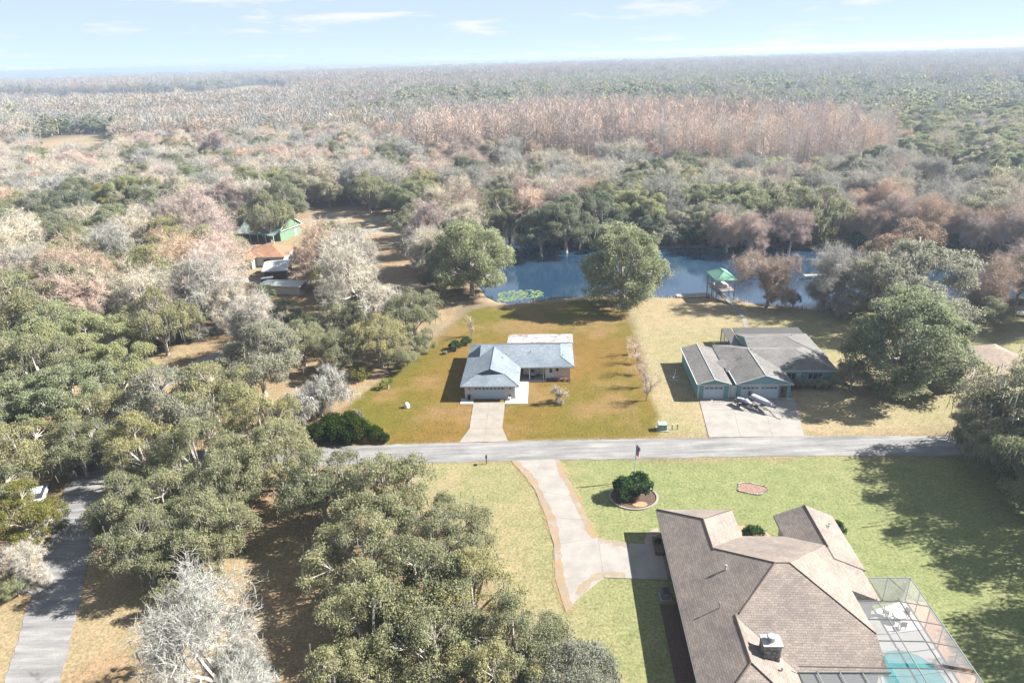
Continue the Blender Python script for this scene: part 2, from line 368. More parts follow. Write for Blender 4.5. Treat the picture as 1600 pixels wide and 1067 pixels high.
nA = ct(fbm(GX, GY, 18, 11), .38, .62); nB = ct(fbm(GX, GY, 7, 21), .36, .64); nC = ct(fbm(GX, GY, 30, 31), .4, .6)
lay((ct(fbm(GX, GY, 40, 77), .45, .6))*.7, 'litter')
LEFTYARD = [(-120, 20), (-10, 20), (-6, 60), (-16, 80), (-31, 84), (-18, 114), (-9, 140), (-12, 160), (-40, 240), (-130, 240)]
lay(soft(LEFTYARD, 4, 4), 'litter', 'dry', nB*.75)
for fpoly in FIELDS: lay(soft(fpoly, 3, 4), 'field', 'dry', nB)
lay(soft(MARSH, 5, 8), 'marsh', 'dry', nB*.7)
lay(soft(CLEAR_MEADOW, 3, 3), 'pale', 'litter', nB)
bkm = np.zeros(GX.shape)
for wp in WATERS[:1]:
    ins = inpoly_np(GX, GY, wp); d = dist_np(GX, GY, wp); bkm = np.maximum(bkm, np.where(ins, 1, np.clip(1-(d-1.0)/2.2, 0, 1))*(GY < 152))
lay(soft(TEALLOT, 1.5, .6), 'dry', 'lawn', np.clip(nA*.6+ct(GX, 42, 60)*.35, 0, 1))
lay(soft(BROWNLOT, 1.5, .8), 'lawn', 'green', np.clip(nA*.35+ct(GX, 0, 16)*.6, 0, 1))
lay(soft(BROWNLOT, 1.5, .8)*(1-ct(GX, -2, 10))*.8, 'dry', 'lawn', nB)
lay(soft(LOT, .3, .35), 'lot', 'lotg', np.clip(.1+nA*.75+ct(-GX, 8, 20)*.35+ct(GY, 112, 135)*.35, 0, 1))
lay(soft(LOT, .3, .35)*ct(fbm(GX, GY, 6, 51), .48, .62)*.75, 'lotp')
lay(bkm, 'bank')
for wp in WATERS: lay((inpoly_np(GX, GY, wp) & (GZ < -.45)).astype(float), 'mud')
nyy, nxx = GX.shape
verts = np.stack([GX, GY, GZ], -1).reshape(-1, 3)
ii = np.arange(nyy*nxx).reshape(nyy, nxx)
faces = np.stack([ii[:-1, :-1], ii[:-1, 1:], ii[1:, 1:], ii[1:, :-1]], -1).reshape(-1, 4)
me = bpy.data.meshes.new('ground'); me.from_pydata(verts.tolist(), [], faces.tolist())
ca = me.color_attributes.new('cover', 'FLOAT_COLOR', 'POINT')
ca.data.foreach_set('color', np.concatenate([GC.reshape(-1, 3), np.ones((nyy*nxx, 1))], 1).astype(np.float32).ravel())
def ground_mat():
    m, t, b = principled('ground_cover', 0.95, 0.1)
    a = N(t, 'ShaderNodeVertexColor'); a.layer_name = 'cover'
    f1 = noisefac(t, 0.55, 7, 0.72); f2 = noisefac(t, 3.2, 6, 0.85); f3 = noisefac(t, 0.012, 8, 0.7)
    c = mixc(t, 1.0, a.outputs['Color'], ramp(t, f1, [(0.32, (.76, .82, .72)), (0.5, (1, 1, 1)), (0.68, (1.20, 1.13, 1.16))]), 'MULTIPLY')
    c = mixc(t, 1.0, c, ramp(t, f2, [(0.34, (.42, .46, .44)), (0.66, (1.58, 1.54, 1.48))]), 'MULTIPLY')
    t.links.new(c, b.inputs['Base Color']); bump(t, b, f2, 0.6, 0.08); return m
me.materials.append(ground_mat())
g = obj('ground', me); tag(g, kind='structure')

def sheet(name, poly, z, mat, kind='structure', thick=None):
    mb = MB()
    if thick: mb.prism(poly, z-thick, z)
    else:
        a = sum(poly[i][0]*poly[(i+1) % len(poly)][1]-poly[(i+1) % len(poly)][0]*poly[i][1] for i in range(len(poly)))
        mb.face(*[(p[0], p[1], z) for p in (poly if a > 0 else poly[::-1])])
    o = mb.build(name, mat)
    bm = bmesh.new(); bm.from_mesh(o.data); bmesh.ops.triangulate(bm, faces=[f for f in bm.faces if len(f.verts) > 4]); bm.to_mesh(o.data); bm.free()
    return tag(o, kind=kind)
sheet('pond', POND, -0.32, MAT['water']); sheet('back_pond', POND2, -0.3, MAT['water']); sheet('side_pond', POND3, -0.3, MAT['water']); sheet('river', RIVER, -0.3, MAT['water'])

def smooth_line(pts, n=6):
    out = []; p = [Vector((*a, 0)) for a in pts]; p = [p[0]*2-p[1]]+p+[p[-1]*2-p[-2]]
    for i in range(1, len(p)-2):
        for k in range(n):
            t = k/n
            out.append(.5*((2*p[i])+(-p[i-1]+p[i+1])*t+(2*p[i-1]-5*p[i]+4*p[i+1]-p[i+2])*t*t+(-p[i-1]+3*p[i]-3*p[i+1]+p[i+2])*t**3))
    out.append(p[-2]); return out
def strip(name, pts, width, z, mat, jit=0.14, n=24):
    c = smooth_line(pts, n); mb = MB(); L = []; Rr = []
    for i, q in enumerate(c):
        d = (c[min(i+1, len(c)-1)]-c[max(i-1, 0)]).normalized(); nn = Vector((-d.y, d.x, 0))
        wv = width/2 if not callable(width) else width(i/(len(c)-1))/2
        L.append(q+nn*(wv+rnd.uniform(-jit, jit))); Rr.append(q-nn*(wv+rnd.uniform(-jit, jit)))
    for i in range(len(c)-1):
        mb.face((Rr[i].x, Rr[i].y, z), (Rr[i+1].x, Rr[i+1].y, z), (L[i+1].x, L[i+1].y, z), (L[i].x, L[i].y, z))
    return tag(mb.build(name, mat), kind='structure')
strip('lane_road', [(-62, 80.6), (-45, 80.9), (-30, 80.9), (-16, 80.9), (0, 80.7), (20, 80.2), (40, 79.6), (60, 78.4), (90, 76), (130, 72)], 5.0, 0.030, MAT['asphalt'])
strip('side_road', [(-39.5, 33), (-43.6, 45), (-48.5, 57), (-53, 68), (-59, 82), (-69, 105), (-80, 130), (-92, 165), (-112, 210)], 4.7, 0.036, MAT['asphalt'])
strip('sandy_track', [tuple(P(*q)[:2]) for q in ((165, 650), (235, 612), (290, 580), (345, 553), (400, 535), (450, 520), (520, 505))], 3.2, 0.042, MAT['sand'], 0.3)
strip('back_track', [tuple(P(*q)[:2]) for q in ((150, 480), (215, 470), (280, 455), (340, 430), (400, 440), (470, 432))], 3.4, 0.042, MAT['sand'], 0.4)
# ------------------------------------------------------------------ houses: roof kit
def roof_block(F, G, u0, u1, v0, v1, ze, p, ends=('hip', 'hip'), axis=None, fas=0.2, S=None):
    """hip / gable / dutch roof over a rectangle. F shingle faces, G gable faces, S fascia. ends: 'hip','gable' or a number (dutch inset)"""
    ax = axis or ('u' if (u1-u0) >= (v1-v0) else 'v')
    a0, a1, b0, b1 = (u0, u1, v0, v1) if ax == 'u' else (v0, v1, u0, u1)
    half = (b1-b0)/2; bm = (b0+b1)/2; zr = ze+p*half
    Q = (lambda a, b, z: (a, b, z)) if ax == 'u' else (lambda a, b, z: (b, a, z))
    flip = ax != 'u'
    def add(T, pts): T.append(pts[::-1] if flip else pts)
    def end(a, sgn, e):
        if e == 'hip': return [(a+sgn*half, bm, zr)], None
        if e == 'gable': return [(a, bm, zr)], None
        return None, e
    E = []
    for a, sgn, e in ((a0, 1, ends[0]), (a1, -1, ends[1])):
        if e == 'hip': E.append(([(a+sgn*half, bm, zr)], [(a+sgn*half, bm, zr)]))
        elif e == 'gable': E.append(([(a, bm, zr)], [(a, bm, zr)]))
        else: E.append(([(a+sgn*e, b0+e, ze+p*e), (a+sgn*e, bm, zr)], [(a+sgn*e, b1-e, ze+p*e), (a+sgn*e, bm, zr)]))
    add(F, [Q(a0, b0, ze), Q(a1, b0, ze)]+[Q(*q) for q in E[1][0]]+[Q(*q) for q in reversed(E[0][0])])
    add(F, [Q(a1, b1, ze), Q(a0, b1, ze)]+[Q(*q) for q in E[0][1]]+[Q(*q) for q in reversed(E[1][1])])
    for k, (a, e) in enumerate(((a0, ends[0]), (a1, ends[1]))):
        if e == 'hip': pts = [Q(a, b1, ze), Q(a, b0, ze), Q(*E[k][0][0])]; add(F, pts if k == 0 else [pts[1], pts[0], pts[2]])
        elif e == 'gable': pts = [Q(a, b1, ze), Q(a, b0, ze), Q(*E[k][0][0])]; add(G, pts if k == 0 else [pts[1], pts[0], pts[2]])
        else:
            sg = 1 if k == 0 else -1
            pts = [Q(a, b1, ze), Q(a, b0, ze), Q(a+sg*e, b0+e, ze+p*e), Q(a+sg*e, b1-e, ze+p*e)]; add(F, pts if k == 0 else pts[::-1])
            pts = [Q(a+sg*e, b1-e, ze+p*e), Q(a+sg*e, b0+e, ze+p*e), Q(a+sg*e, bm, zr)]; add(G, pts if k == 0 else [pts[1], pts[0], pts[2]])
    if S is not None:
        zb = ze-fas
        c = [(u0, v0), (u1, v0), (u1, v1), (u0, v1)]
        for i in range(4):
            x, y = c[i], c[(i+1) % 4]; S.append([(*x, zb), (*y, zb), (*y, ze-.001), (*x, ze-.001)])
        S.append([(u0, v1, zb), (u1, v1, zb), (u1, v0, zb), (u0, v0, zb)])
def mesh_faces(name, faces, mat, parent, uv=False):
    mb = MB()
    for f in faces: mb.face(*f)
    o = mb.build(name, mat, parent)
    if uv:
        me = o.data; lay = me.uv_layers.new(name='shingle')
        for pl in me.polygons:
            n = pl.normal; h = Vector((-n.y, n.x, 0))
            h = h.normalized() if h.length > 1e-4 else Vector((1, 0, 0)); sl = n.cross(h)
            for li in pl.loop_indices:
                co = me.vertices[me.loops[li].vertex_index].co; lay.data[li].uv = (co.dot(h), co.dot(sl))
    return o
def ridge_caps(par, segs, mat, parent_name='ridge_cap', r=0.09):
    for a, b in segs: MB().tube([a, b], r, 6).build(parent_name, mat, par)
def window(parent, u0, u1, z0, z1, v, mat='trim', panes=2, out=-1):
    """window in a wall facing -v (out=-1)"""
    d = 0.05*out
    wn = MB().box(u0, u1, min(v, v+d), max(v, v+d), z0, z1).build('window', MAT['glass'], parent)
    f = MB(); t = 0.07; e0, e1 = sorted((v+d*.2, v+d*1.7))
    f.box(u0-t, u0, e0, e1, z0-t, z1+t); f.box(u1, u1+t, e0, e1, z0-t, z1+t); f.box(u0, u1, e0, e1, z0-t, z0); f.box(u0, u1, e0, e1, z1, z1+t)
    for k in range(1, panes):
        u = u0+(u1-u0)*k/panes; f.box(u-.03, u+.03, e0, e1, z0, z1)
    f.build('frame', MAT[mat], wn); return wn
def garage_door(parent, u0, u1, z1, v, lights=8, mat='door', rows=4):
    d = MB().box(u0, u1, v-.02, v+.03, 0.02, z1).build('garage_door', MAT[mat], parent)
    h = (z1-.04)/rows
    nc = max(3, int((u1-u0)/0.6))
    for r in range(rows):
        MB().box(u0+.02, u1-.02, v-.055, v-.022, .03+r*h, .03+(r+1)*h-.025).build('door_section', MAT[mat], d)
    cw = (u1-u0)/lights
    for k in range(lights):
        MB().box(u0+k*cw+.08, u0+(k+1)*cw-.08, v-.075, v-.057, .03+(rows-1)*h+.13, .03+rows*h-.14).build('door_light', MAT['glass'], d)
    f = MB(); f.box(u0-.12, u0, v-.07, v+.02, 0, z1+.12); f.box(u1, u1+.12, v-.07, v+.02, 0, z1+.12); f.box(u0, u1, v-.07, v+.02, z1, z1+.12)
    f.build('door_frame', MAT['trim'], d); return d
def vent(parent, p, h=0.45, mat='white', r=.07):
    o = MB().tube([p, (p[0], p[1], p[2]+h)], r, 8).build('vent_pipe', MAT[mat], parent)
    MB().tube([(p[0], p[1], p[2]+h-.02), (p[0], p[1], p[2]+h+.1)], [r*1.6, r*1.2], 8).build('cap', MAT['steel'], o); return o

YAW = R_(-3.5)
# ---- the white house with the blue-grey roof
H1 = empty('white_house', (-8.38, 96.1, 0), YAW, 'white one-storey house with blue-grey shingle roof and wide garage, alone on golden lawn', 'house')
F, G, S = [], [], []
pt = 0.40
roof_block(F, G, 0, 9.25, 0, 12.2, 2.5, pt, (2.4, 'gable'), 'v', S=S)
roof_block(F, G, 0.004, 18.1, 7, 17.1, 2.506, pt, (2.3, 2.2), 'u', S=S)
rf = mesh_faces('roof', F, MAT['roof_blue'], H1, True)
for gf in (G[0], G[2], G[3]): mesh_faces('gablet', [gf], MAT['gablet_shade'], rf)  # plain gablet triangles, drawn dark to stand for their shade
mesh_faces('fascia', S, MAT['offwhite'], rf)
ridge_caps(rf, [((4.625, 2.4, 4.36), (4.625, 12.0, 4.36)), ((2.3, 12.05, 4.53), (15.9, 12.05, 4.53)), ((0, 0, 2.5), (2.4, 2.4, 3.46)), ((9.25, 0, 2.5), (6.85, 2.4, 3.46)), ((18.1, 7, 2.5), (15.9, 9.2, 3.39)), ((18.1, 17.1, 2.5), (15.9, 14.9, 3.39))], MAT['roof_blue'], r=.05)
for q in ((6.3, 8.2, 3.5), (6.9, 9.9, 3.4), (10.9, 10.2, 3.75), (16.2, 9.5, 3.4)): vent(rf, q, .3, 'steel', .06)
MB().box(.62, 8.6, .62, 7.7, 0, 2.42).build('wall', MAT['offwhite'], H1)
MB().box(.62, 17.45, 9.3, 16.45, 0, 2.42).build('wall', MAT['offwhite'], H1)
MB().box(13.3, 14.75, 7.63, 9.29, 0, 2.42).build('wall', MAT['white'], H1)
bw = MB().box(14.76, 17.44, 7.6, 9.29, 0, 2.42).build('brick_wall', MAT['brick'], H1)
MB().box(8.61, 8.72, 7.0, 9.29, 0, 2.42).build('wall', MAT['offwhite'], H1)
garage_door(H1, 2.15, 6.95, 2.12, .60, 8)
for u in (1.35, 7.85):
    lp = MB().tube([(u, .56, 1.72), (u, .50, 1.95)], [.09, .06], 8).build('wall_lamp', MAT['black'], H1); MB().tube([(u, .5, 1.95), (u, .5, 2.02)], [.1, .02], 8).build('lamp_cap', MAT['black'], lp)
window(H1, 9.9, 12.6, 1.15, 2.15, 9.3, 'white', 2); door = MB().box(8.75, 9.55, 9.24, 9.29, .05, 2.1).build('front_door', MAT['wood'], H1); MB().box(9.4, 9.45, 9.2, 9.235, 1.0, 1.1).build('handle', MAT['steel'], door)
window(H1, 14.0, 14.5, 1.2, 2.0, 7.63, 'white', 1)
dm = MB(); dm.face((15.0, 7.58, 1.75), (15.3, 7.58, 1.35), (15.6, 7.58, 1.75), (15.3, 7.58, 2.15)); dm.build('wall_ornament', MAT['black'], H1)
for u in (10.7, 13.0): MB().box(u-.06, u+.06, 7.25, 7.37, .1, 2.36).build('porch_post', MAT['white'], H1)
# porch roof at the back
for k in range(12):
    u = 6.5+k*.98; mb = MB(); mb.face((u, 17.12, 2.62), (u+.96, 17.12, 2.62), (u+.96, 21.6, 2.42), (u, 21.6, 2.42)); mb.face((u, 21.6, 2.36), (u+.96, 21.6, 2.36), (u+.96, 17.12, 2.56), (u, 17.12, 2.56)); mb.box(u+.958, u+.982, 17.13, 21.58, 2.36, 2.43)
    mb.build('roof_panel', MAT['porchroof'], H1)
for u in (6.7, 10.5, 14.3, 18.1): MB().box(u-.05, u+.05, 21.4, 21.5, 0, 2.4).build('porch_post', MAT['white'], H1)
# paving round the house
def to_world(e, pts): 
    m = e.matrix_basis if False else (Matrix.Translation(e.location) @ Matrix.Rotation(e.rotation_euler.z, 4, 'Z'))
    return [tuple((m @ Vector((p[0], p[1], 0)))[:2]) for p in pts]
def paving(name, mat, slabs, z=0.06, gap=0.015):
    root = tag(MB().prism(slabs[0][0], -.02, 0.012).build(name, MAT['mulch'] if False else mat), kind='structure')
    for poly, mt in slabs:
        c = Vector((sum(p[0] for p in poly)/len(poly), sum(p[1] for p in poly)/len(poly)))
        q = []
        for p in poly:
            d = c-Vector(p[:2]); q.append(tuple(Vector(p[:2])+d.normalized()*gap))
        MB().prism(q, -.03, z+rnd.uniform(-.006, .006)).build('slab', mt, root)
    return root
def Wd(pts): return to_world(H1, pts)
sl_ = []
for a, b in ((0.0, 2.05), (7.05, 9.9)): sl_.append((Wd([(a, -1.25), (b, -1.25), (b, .62), (a, .62)]), MAT['concrete_white']))
for a, b in ((.62, 2.8), (2.8, 5.0), (5.0, 7.1)): sl_.append((Wd([(8.65, a), (10.6, a), (10.6, b), (8.65, b)]), MAT['concrete_white']))
sl_.append((Wd([(9.9, -1.25), (10.6, -1.25), (10.6, .62), (9.9, .62)]), MAT['concrete_white']))
for a, b in ((8.73, 10.6), (10.6, 13.3)): sl_.append((Wd([(a, 7.1), (b, 7.1), (b, 9.28), (a, 9.28)]), MAT['concrete']))
sl_.append((Wd([(10.6, 6.6), (13.6, 6.6), (13.6, 7.1), (10.6, 7.1)]), MAT['concrete_white']))
paving('house_walk', MAT['concrete_white'], sl_, .09)
dv = []
L = [(-6.35, 95.2), (-6.45, 92.5), (-6.55, 89.8), (-6.62, 87.2), (-7.9, 83.3)]; Rg = [(-1.4, 95.0), (-1.52, 92.4), (-1.66, 89.7), (-1.8, 87.0), (-1.0, 83.2)]
for i in range(4):
    ml = tuple((Vector(L[i])+Vector(Rg[i]))/2); mr = tuple((Vector(L[i+1])+Vector(Rg[i+1]))/2)
    dv += [([L[i], ml, mr, L[i+1]], MAT['concrete_tan']), ([ml, Rg[i], Rg[i+1], mr], MAT['concrete_tan'])]
paving('driveway', MAT['concrete_tan'], dv, .07)

# ---- the teal house
H2 = empty('teal_house', (28.26, 94.27, 0), YAW, 'teal one-storey house with grey shingle roofs and two white garage fronts', 'house')
F, G, S = [], [], []
roof_block(F, G, 0, 5.3, -.3, 13.9, 2.6, .30, ('gable', 'gable'), 'v', S=S)
roof_block(F, G, 5.9, 14.6, -.3, 14.4, 2.606, .33, ('gable', 'hip'), 'v', S=S)
roof_block(F, G, 5.6, 23.0, 4.4, 15.0, 2.612, .28, ('hip', 'hip'), 'u', S=S)
roof_block(F, G, 10.8, 23.2, 9.2, 20.0, 2.618, .30, ('gable', 'hip'), 'u', S=S)
F.append([(3.6, 7.0, 2.72), (6.1, 7.2, 3.0), (6.1, 9.0, 2.75)]); F.append([(3.6, 7.0, 2.72), (5.7, 5.2, 2.66), (6.2, 7.2, 3.0)])
rf = mesh_faces('roof', F, MAT['roof_grey'], H2, True); mesh_faces('fascia', S, MAT['trim'], rf)
for k in (0, 1, 2, 3):
    if k < len(G): mesh_faces('gable', [[(a, b+(.06 if b < 2 else 0), c) for a, b, c in G[k]]], MAT['teal'] if k != 2 else MAT['teal_blue'], H2)
def rake(par, a, b, t=.12):
    MB().tube([a, b], t/2, 4).build('rake_board', MAT['trim'], par)
rake(rf, (0, -.3, 2.58), (2.65, -.3, 3.38)); rake(rf, (5.3, -.3, 2.58), (2.65, -.3, 3.38)); rake(rf, (5.9, -.3, 2.58), (10.25, -.3, 4.03)); rake(rf, (14.6, -.3, 2.58), (10.25, -.3, 4.03))
rake(rf, (0, -.3, 2.58), (0, 13.9, 2.58)); rake(rf, (5.9, -.3, 2.6), (5.9, 5, 2.6))
for a, b in (((2.65, -.3, 3.4), (2.65, 13.9, 3.4)), ((10.25, -.3, 4.05), (10.25, 10.0, 4.05)), ((10.9, 9.75, 4.1), (17.7, 9.75, 4.1)), ((10.8, 14.6, 4.24), (17.8, 14.6, 4.24)), ((17.7, 9.7, 4.1), (23, 4.4, 2.62)), ((17.8, 14.6, 4.24), (23.2, 9.2, 2.62))):
    MB().tube([a, b], .06, 5).build('ridge_cap', MAT['greymetal'], rf)
for q in ((8.7, 7.5, 3.45), (13.2, 8.6, 3.4), (19.5, 16.5, 3.5)): vent(rf, q, .35)
MB().box(.3, 5.05, 0, 13.6, 0, 2.45).build('wall', MAT['teal'], H2)
MB().box(6.3, 14.3, 0.01, 13.6, 0, 2.45).build('wall', MAT['teal_blue'], H2)
MB().box(14.31, 22.6, 4.9, 19.5, 0, 2.45).build('wall', MAT['teal_blue'], H2)
MB().box(11.2, 14.3, 13.61, 19.4, 0, 2.45).build('wall', MAT['teal_blue'], H2)
for u in (.3, 5.0): MB().box(u-.06, u+.1, -.03, .03, 0, 2.44).build('corner_board', MAT['trim'], H2)
garage_door(H2, 1.25, 4.05, 2.1, 0.0, 4); garage_door(H2, 6.95, 9.5, 2.1, 0.0, 4); garage_door(H2, 9.75, 12.3, 2.1, 0.0, 4)
gt = MB().box(5.07, 6.28, .35, .42, 0, 2.05).build('side_gate', MAT['trim'], H2); MB().box(5.4, 5.95, .32, .345, .2, 1.9).build('gate_panel', MAT['white'], gt)
ed = MB().box(12.75, 13.75, -.03, .0, .1, 2.1).build('entry_door', MAT['wood'], H2); MB().box(12.85, 13.2, -.05, -.032, .9, 1.9).build('door_glass', MAT['glass'], ed)
MB().box(12.5, 14.28, -.9, 0, 0, .14).build('step', MAT['concrete'], H2)
window(H2, 15.3, 16.6, .8, 2.0, 4.9, 'trim', 2); window(H2, 18.6, 20.8, .8, 2.0, 4.9, 'trim', 3)
MB().box(14.6, 15.1, 4.84, 4.89, 0, 2.4).build('brick_pier', MAT['brick'], H2); MB().box(16.8, 17.5, 4.84, 4.89, .1, 2.1).build('panel_door', MAT['trim'], H2)
# screened back porch
pr_ = MB(); pr_.box(11.0, 22.9, 20.02, 23.2, 2.45, 2.56); pr_.box(9.0, 10.7, 15.1, 23.2, 2.40, 2.5); pr_.build('porch_roof', MAT['roof_tan'] if False else MAT['frame'], H2)
for k in range(7): MB().box(9.1+k*2.28, 9.2+k*2.28, 23.0, 23.1, 0, 2.4).build('porch_post', MAT['frame'], H2)
for k in range(4): MB().box(9.05, 9.12, 15.2+k*2.6, 15.3+k*2.6, 0, 2.4).build('porch_post', MAT['frame'], H2)
sc = MB(); sc.face((9.03, 23.1, 0), (9.03, 15.2, 0), (9.03, 15.2, 2.4), (9.03, 23.1, 2.4)); sc.build('screen', MAT['screen'], H2)
MB().box(9.1, 22.7, 15.2, 23.1, 0, .08).build('porch_floor', MAT['concrete'], H2)
gs = []
for i in range(3):
    for j in range(3):
        f = lambda a, b: tuple(Vector((28.76, 94.3)).lerp(Vector((43.3, 93.4)), a).lerp(Vector((27.1, 82.6)).lerp(Vector((40.2, 82.0)), a), b))
        gs.append(([f(i/3, j/3), f((i+1)/3, j/3), f((i+1)/3, (j+1)/3), f(i/3, (j+1)/3)], MAT['concrete']))
paving('garage_apron', MAT['concrete'], gs, .065)

# ---- the brown-roofed house with the screened pool
H3 = empty('brown_roofed_house', (15.61, 63.15, 0), YAW, 'large house with sprawling brown hip roof, stone chimney and caged pool', 'house')
pt = .45; ze = 2.7
F, G, S = [], [], []
roof_block(F, G, 0, 8.25, -26.6, 0, ze, pt, ('hip', 'hip'), 'v', S=S)
roof_block(F, G, 12.5, 18.8, -9.5, -1.0, ze+.004, pt, ('gable', 'gable'), 'v', S=S)
# main block: u 0..18.5, w 4.5..21.7 with the pool corner cut away at u>15.6, w>13.7
u1m, w0, w1, uc, wc = 18.5, 4.5, 21.7, 15.6, 13.7
zm = ze+.008; hf = (w1-w0)/2; zp = zm+pt*hf; wm = (w0+w1)/2; ra, rb_ = hf, u1m-hf
Z = lambda u, w: zm+pt*min(u, u1m-u, w-w0, w1-w)
V3 = lambda u, w, z=None: (u, -w, Z(u, w) if z is None else z)
F.append([V3(0, w1), V3(ra, wm), V3(0, w0)][::-1] if False else [V3(0, w0), V3(0, w1), V3(ra, wm)])
F.append([V3(u1m, w0), V3(0, w0), V3(ra, wm), V3(rb_, wm)])
kk = w1-(u1m-uc)
F.append([V3(0, w1), V3(uc, w1), V3(uc, kk), V3(rb_, wm), V3(ra, wm)])
F.append([V3(u1m, wc), V3(u1m, w0), V3(rb_, wm), V3(uc, kk), V3(uc, wc)])
zb = ze-.2
S += [[V3(0, w0, zb), V3(0, w0), V3(u1m, w0), V3(u1m, w0, zb)], [V3(u1m, wc, zb), V3(u1m, wc), V3(u1m, w0), V3(u1m, w0, zb)], [V3(uc, wc, zb), V3(uc, wc), V3(u1m, wc), V3(u1m, wc, zb)],
      [V3(uc, wc, zb), V3(uc, wc), V3(uc, kk), V3(uc, w1), V3(uc, w1, zb)], [V3(0, w1, zb), V3(uc, w1, zb), V3(uc, w1), V3(0, w1)]]
rf = mesh_faces('roof', F, MAT['roof_brown'], H3, True); mesh_faces('fascia', S, MAT['deckwood'], rf)
for gf in G[:2]: mesh_faces('gable', [gf], MAT['offwhite'], H3)
for a, b in ((V3(ra, wm), V3(rb_, wm)), (V3(rb_, wm), V3(uc, kk)), (V3(ra, wm), V3(4.2, 4.5+4.3, ze+1.9)), (V3(ra, wm), V3(4.5, 17.4, ze+2.0)), ((4.125, -4.1, 4.57), (4.125, -9.0, 4.57)), ((4.125, -17.4, 4.57), (4.125, -22.5, 4.57)), ((0, 0, 2.72), (4.125, -4.1, 4.57)), ((4.125, -22.5, 4.57), (8.25, -26.6, 2.72)), ((4.125, -22.5, 4.57), (0, -26.6, 2.72)), ((8.25, 0, 2.72), (4.125, -4.1, 4.57)), ((15.65, -1, 4.13), (15.65, -7.8, 4.13))):
    MB().tube([a, b], .07, 5).build('ridge_cap', MAT['roof_tan'], rf)
mb = MB().box(.6, 7.7, -26, -.6, 0, 2.5).build('wall', MAT['brick'], H3); MB().box(7.71, 15.2, -21.1, -5.1, 0, 2.5).build('wall', MAT['offwhite'], H3)
MB().box(15.21, 18.0, -13.3, -1.5, 0, 2.5).build('wall', MAT['offwhite'], H3); MB().box(13.1, 15.2, -5.09, -1.5, 0, 2.5).build('wall', MAT['offwhite'], H3)
# chimney
ch = MB().box(5.5, 6.9, -21.3, -20.2, 3.2, 5.0).build('chimney', MAT['stone'], H3)
for i in range(7):
    for j in range(4):
        z0 = 3.4+j*.4
        MB().box(5.5+i*.2+rnd.uniform(0, .02), 5.68+i*.2, -21.3-rnd.uniform(.03, .07), -21.29, z0, z0+rnd.uniform(.28, .37)).build('stone', MAT['stone'], ch)
for i in range(5):
    for j in range(4):
        z0 = 3.5+j*.38; MB().box(5.5-rnd.uniform(.03, .07), 5.51, -21.25+i*.21, -21.07+i*.21, z0, z0+rnd.uniform(.26, .35)).build('stone', MAT['stone'], ch)
MB().box(5.4, 7.0, -21.4, -20.1, 5.0, 5.12).build('crown', MAT['concrete_white'], ch); MB().tube([(6.2, -20.75, 5.12), (6.2, -20.75, 5.5)], .3, 12).build('flue', MAT['steel'], ch); MB().tube([(6.2, -20.75, 5.52), (6.2, -20.75, 5.62)], [.42, .36], 12).build('flue_cap', MAT['steel'], ch)
vent(rf, (4.6, -12.0, 4.75), .45, 'white', .09); vent(rf, (3.1, -16.2, 4.1), .6, 'steel', .05); vent(rf, (6.8, -22.2, 3.4), .25, 'steel'); vent(rf, (7.7, -23.5, 2.95), .25, 'steel', .09); vent(rf, (17.4, -3.6, 3.3), .35, 'white', .08); vent(rf, (17.2, -4.0, 3.35), .3, 'white', .06)
gut = MB().box(-.14, -.005, -26.6, 0, 2.58, 2.69).build('gutter', MAT['frame'], rf)
# air conditioner beside the left wall
ac = empty('air_conditioner', (0, 0, 0), 0, 'dark grey air conditioner on a pad beside the long brown roof', 'air conditioner')
ac.location = (*to_world(H3, [(-.55, -10.6)])[0], 0); ac.rotation_euler.z = YAW
MB().box(-.6, .6, -.6, .6, 0, .12).build('pad', MAT['concrete'], ac); MB().box(-.42, .42, -.42, .42, .12, .95).build('cabinet', MAT['frame'], ac); MB().tube([(0, 0, .95), (0, 0, 1.0)], .36, 14).build('fan_guard', MAT['black'], ac)
for k in range(9): MB().box(-.44, .44, -.45, -.425, .2+k*.08, .23+k*.08).build('louvre', MAT['steel'], ac)
gd = empty('planter_box', (0, 0, 0), 0, 'dark planter box with foliage against the long brown-roofed wall', 'planter'); gd.location = (*to_world(H3, [(-.2, -3.2)])[0], 0); gd.rotation_euler.z = YAW
MB().box(-.45, .45, -1.3, 1.3, 0, .5).build('box', MAT['wood'], gd)
# side walk, bed along the wall
sheet('side_walk', to_world(H3, [(-1.5, -7.6), (-1.5, -2.0), (-1.0, -.6), (.3, .2), (.3, -1.0), (-.3, -1.4), (-.6, -2.6), (-.6, -7.6)]), .05, MAT['rust_edge'], thick=.07)
sheet('wall_bed', to_world(H3, [(-1.25, -26), (-1.25, -11.5), (.55, -11.5), (.55, -26)]), .03, MAT['mulch'])
sheet('entry_bed', to_world(H3, [(8.3, -.3), (10.5, -.3), (12.6, -1.6), (14, -2.0), (14, -5), (8.3, -5)]), .03, MAT['chips'])
strip('entry_walk', to_world(H3, [(8.6, -.2), (10.2, .1), (11.6, -.6), (12.1, -2.2), (12.2, -4.6)]), 1.2, .05, MAT['rust_edge'], .03)
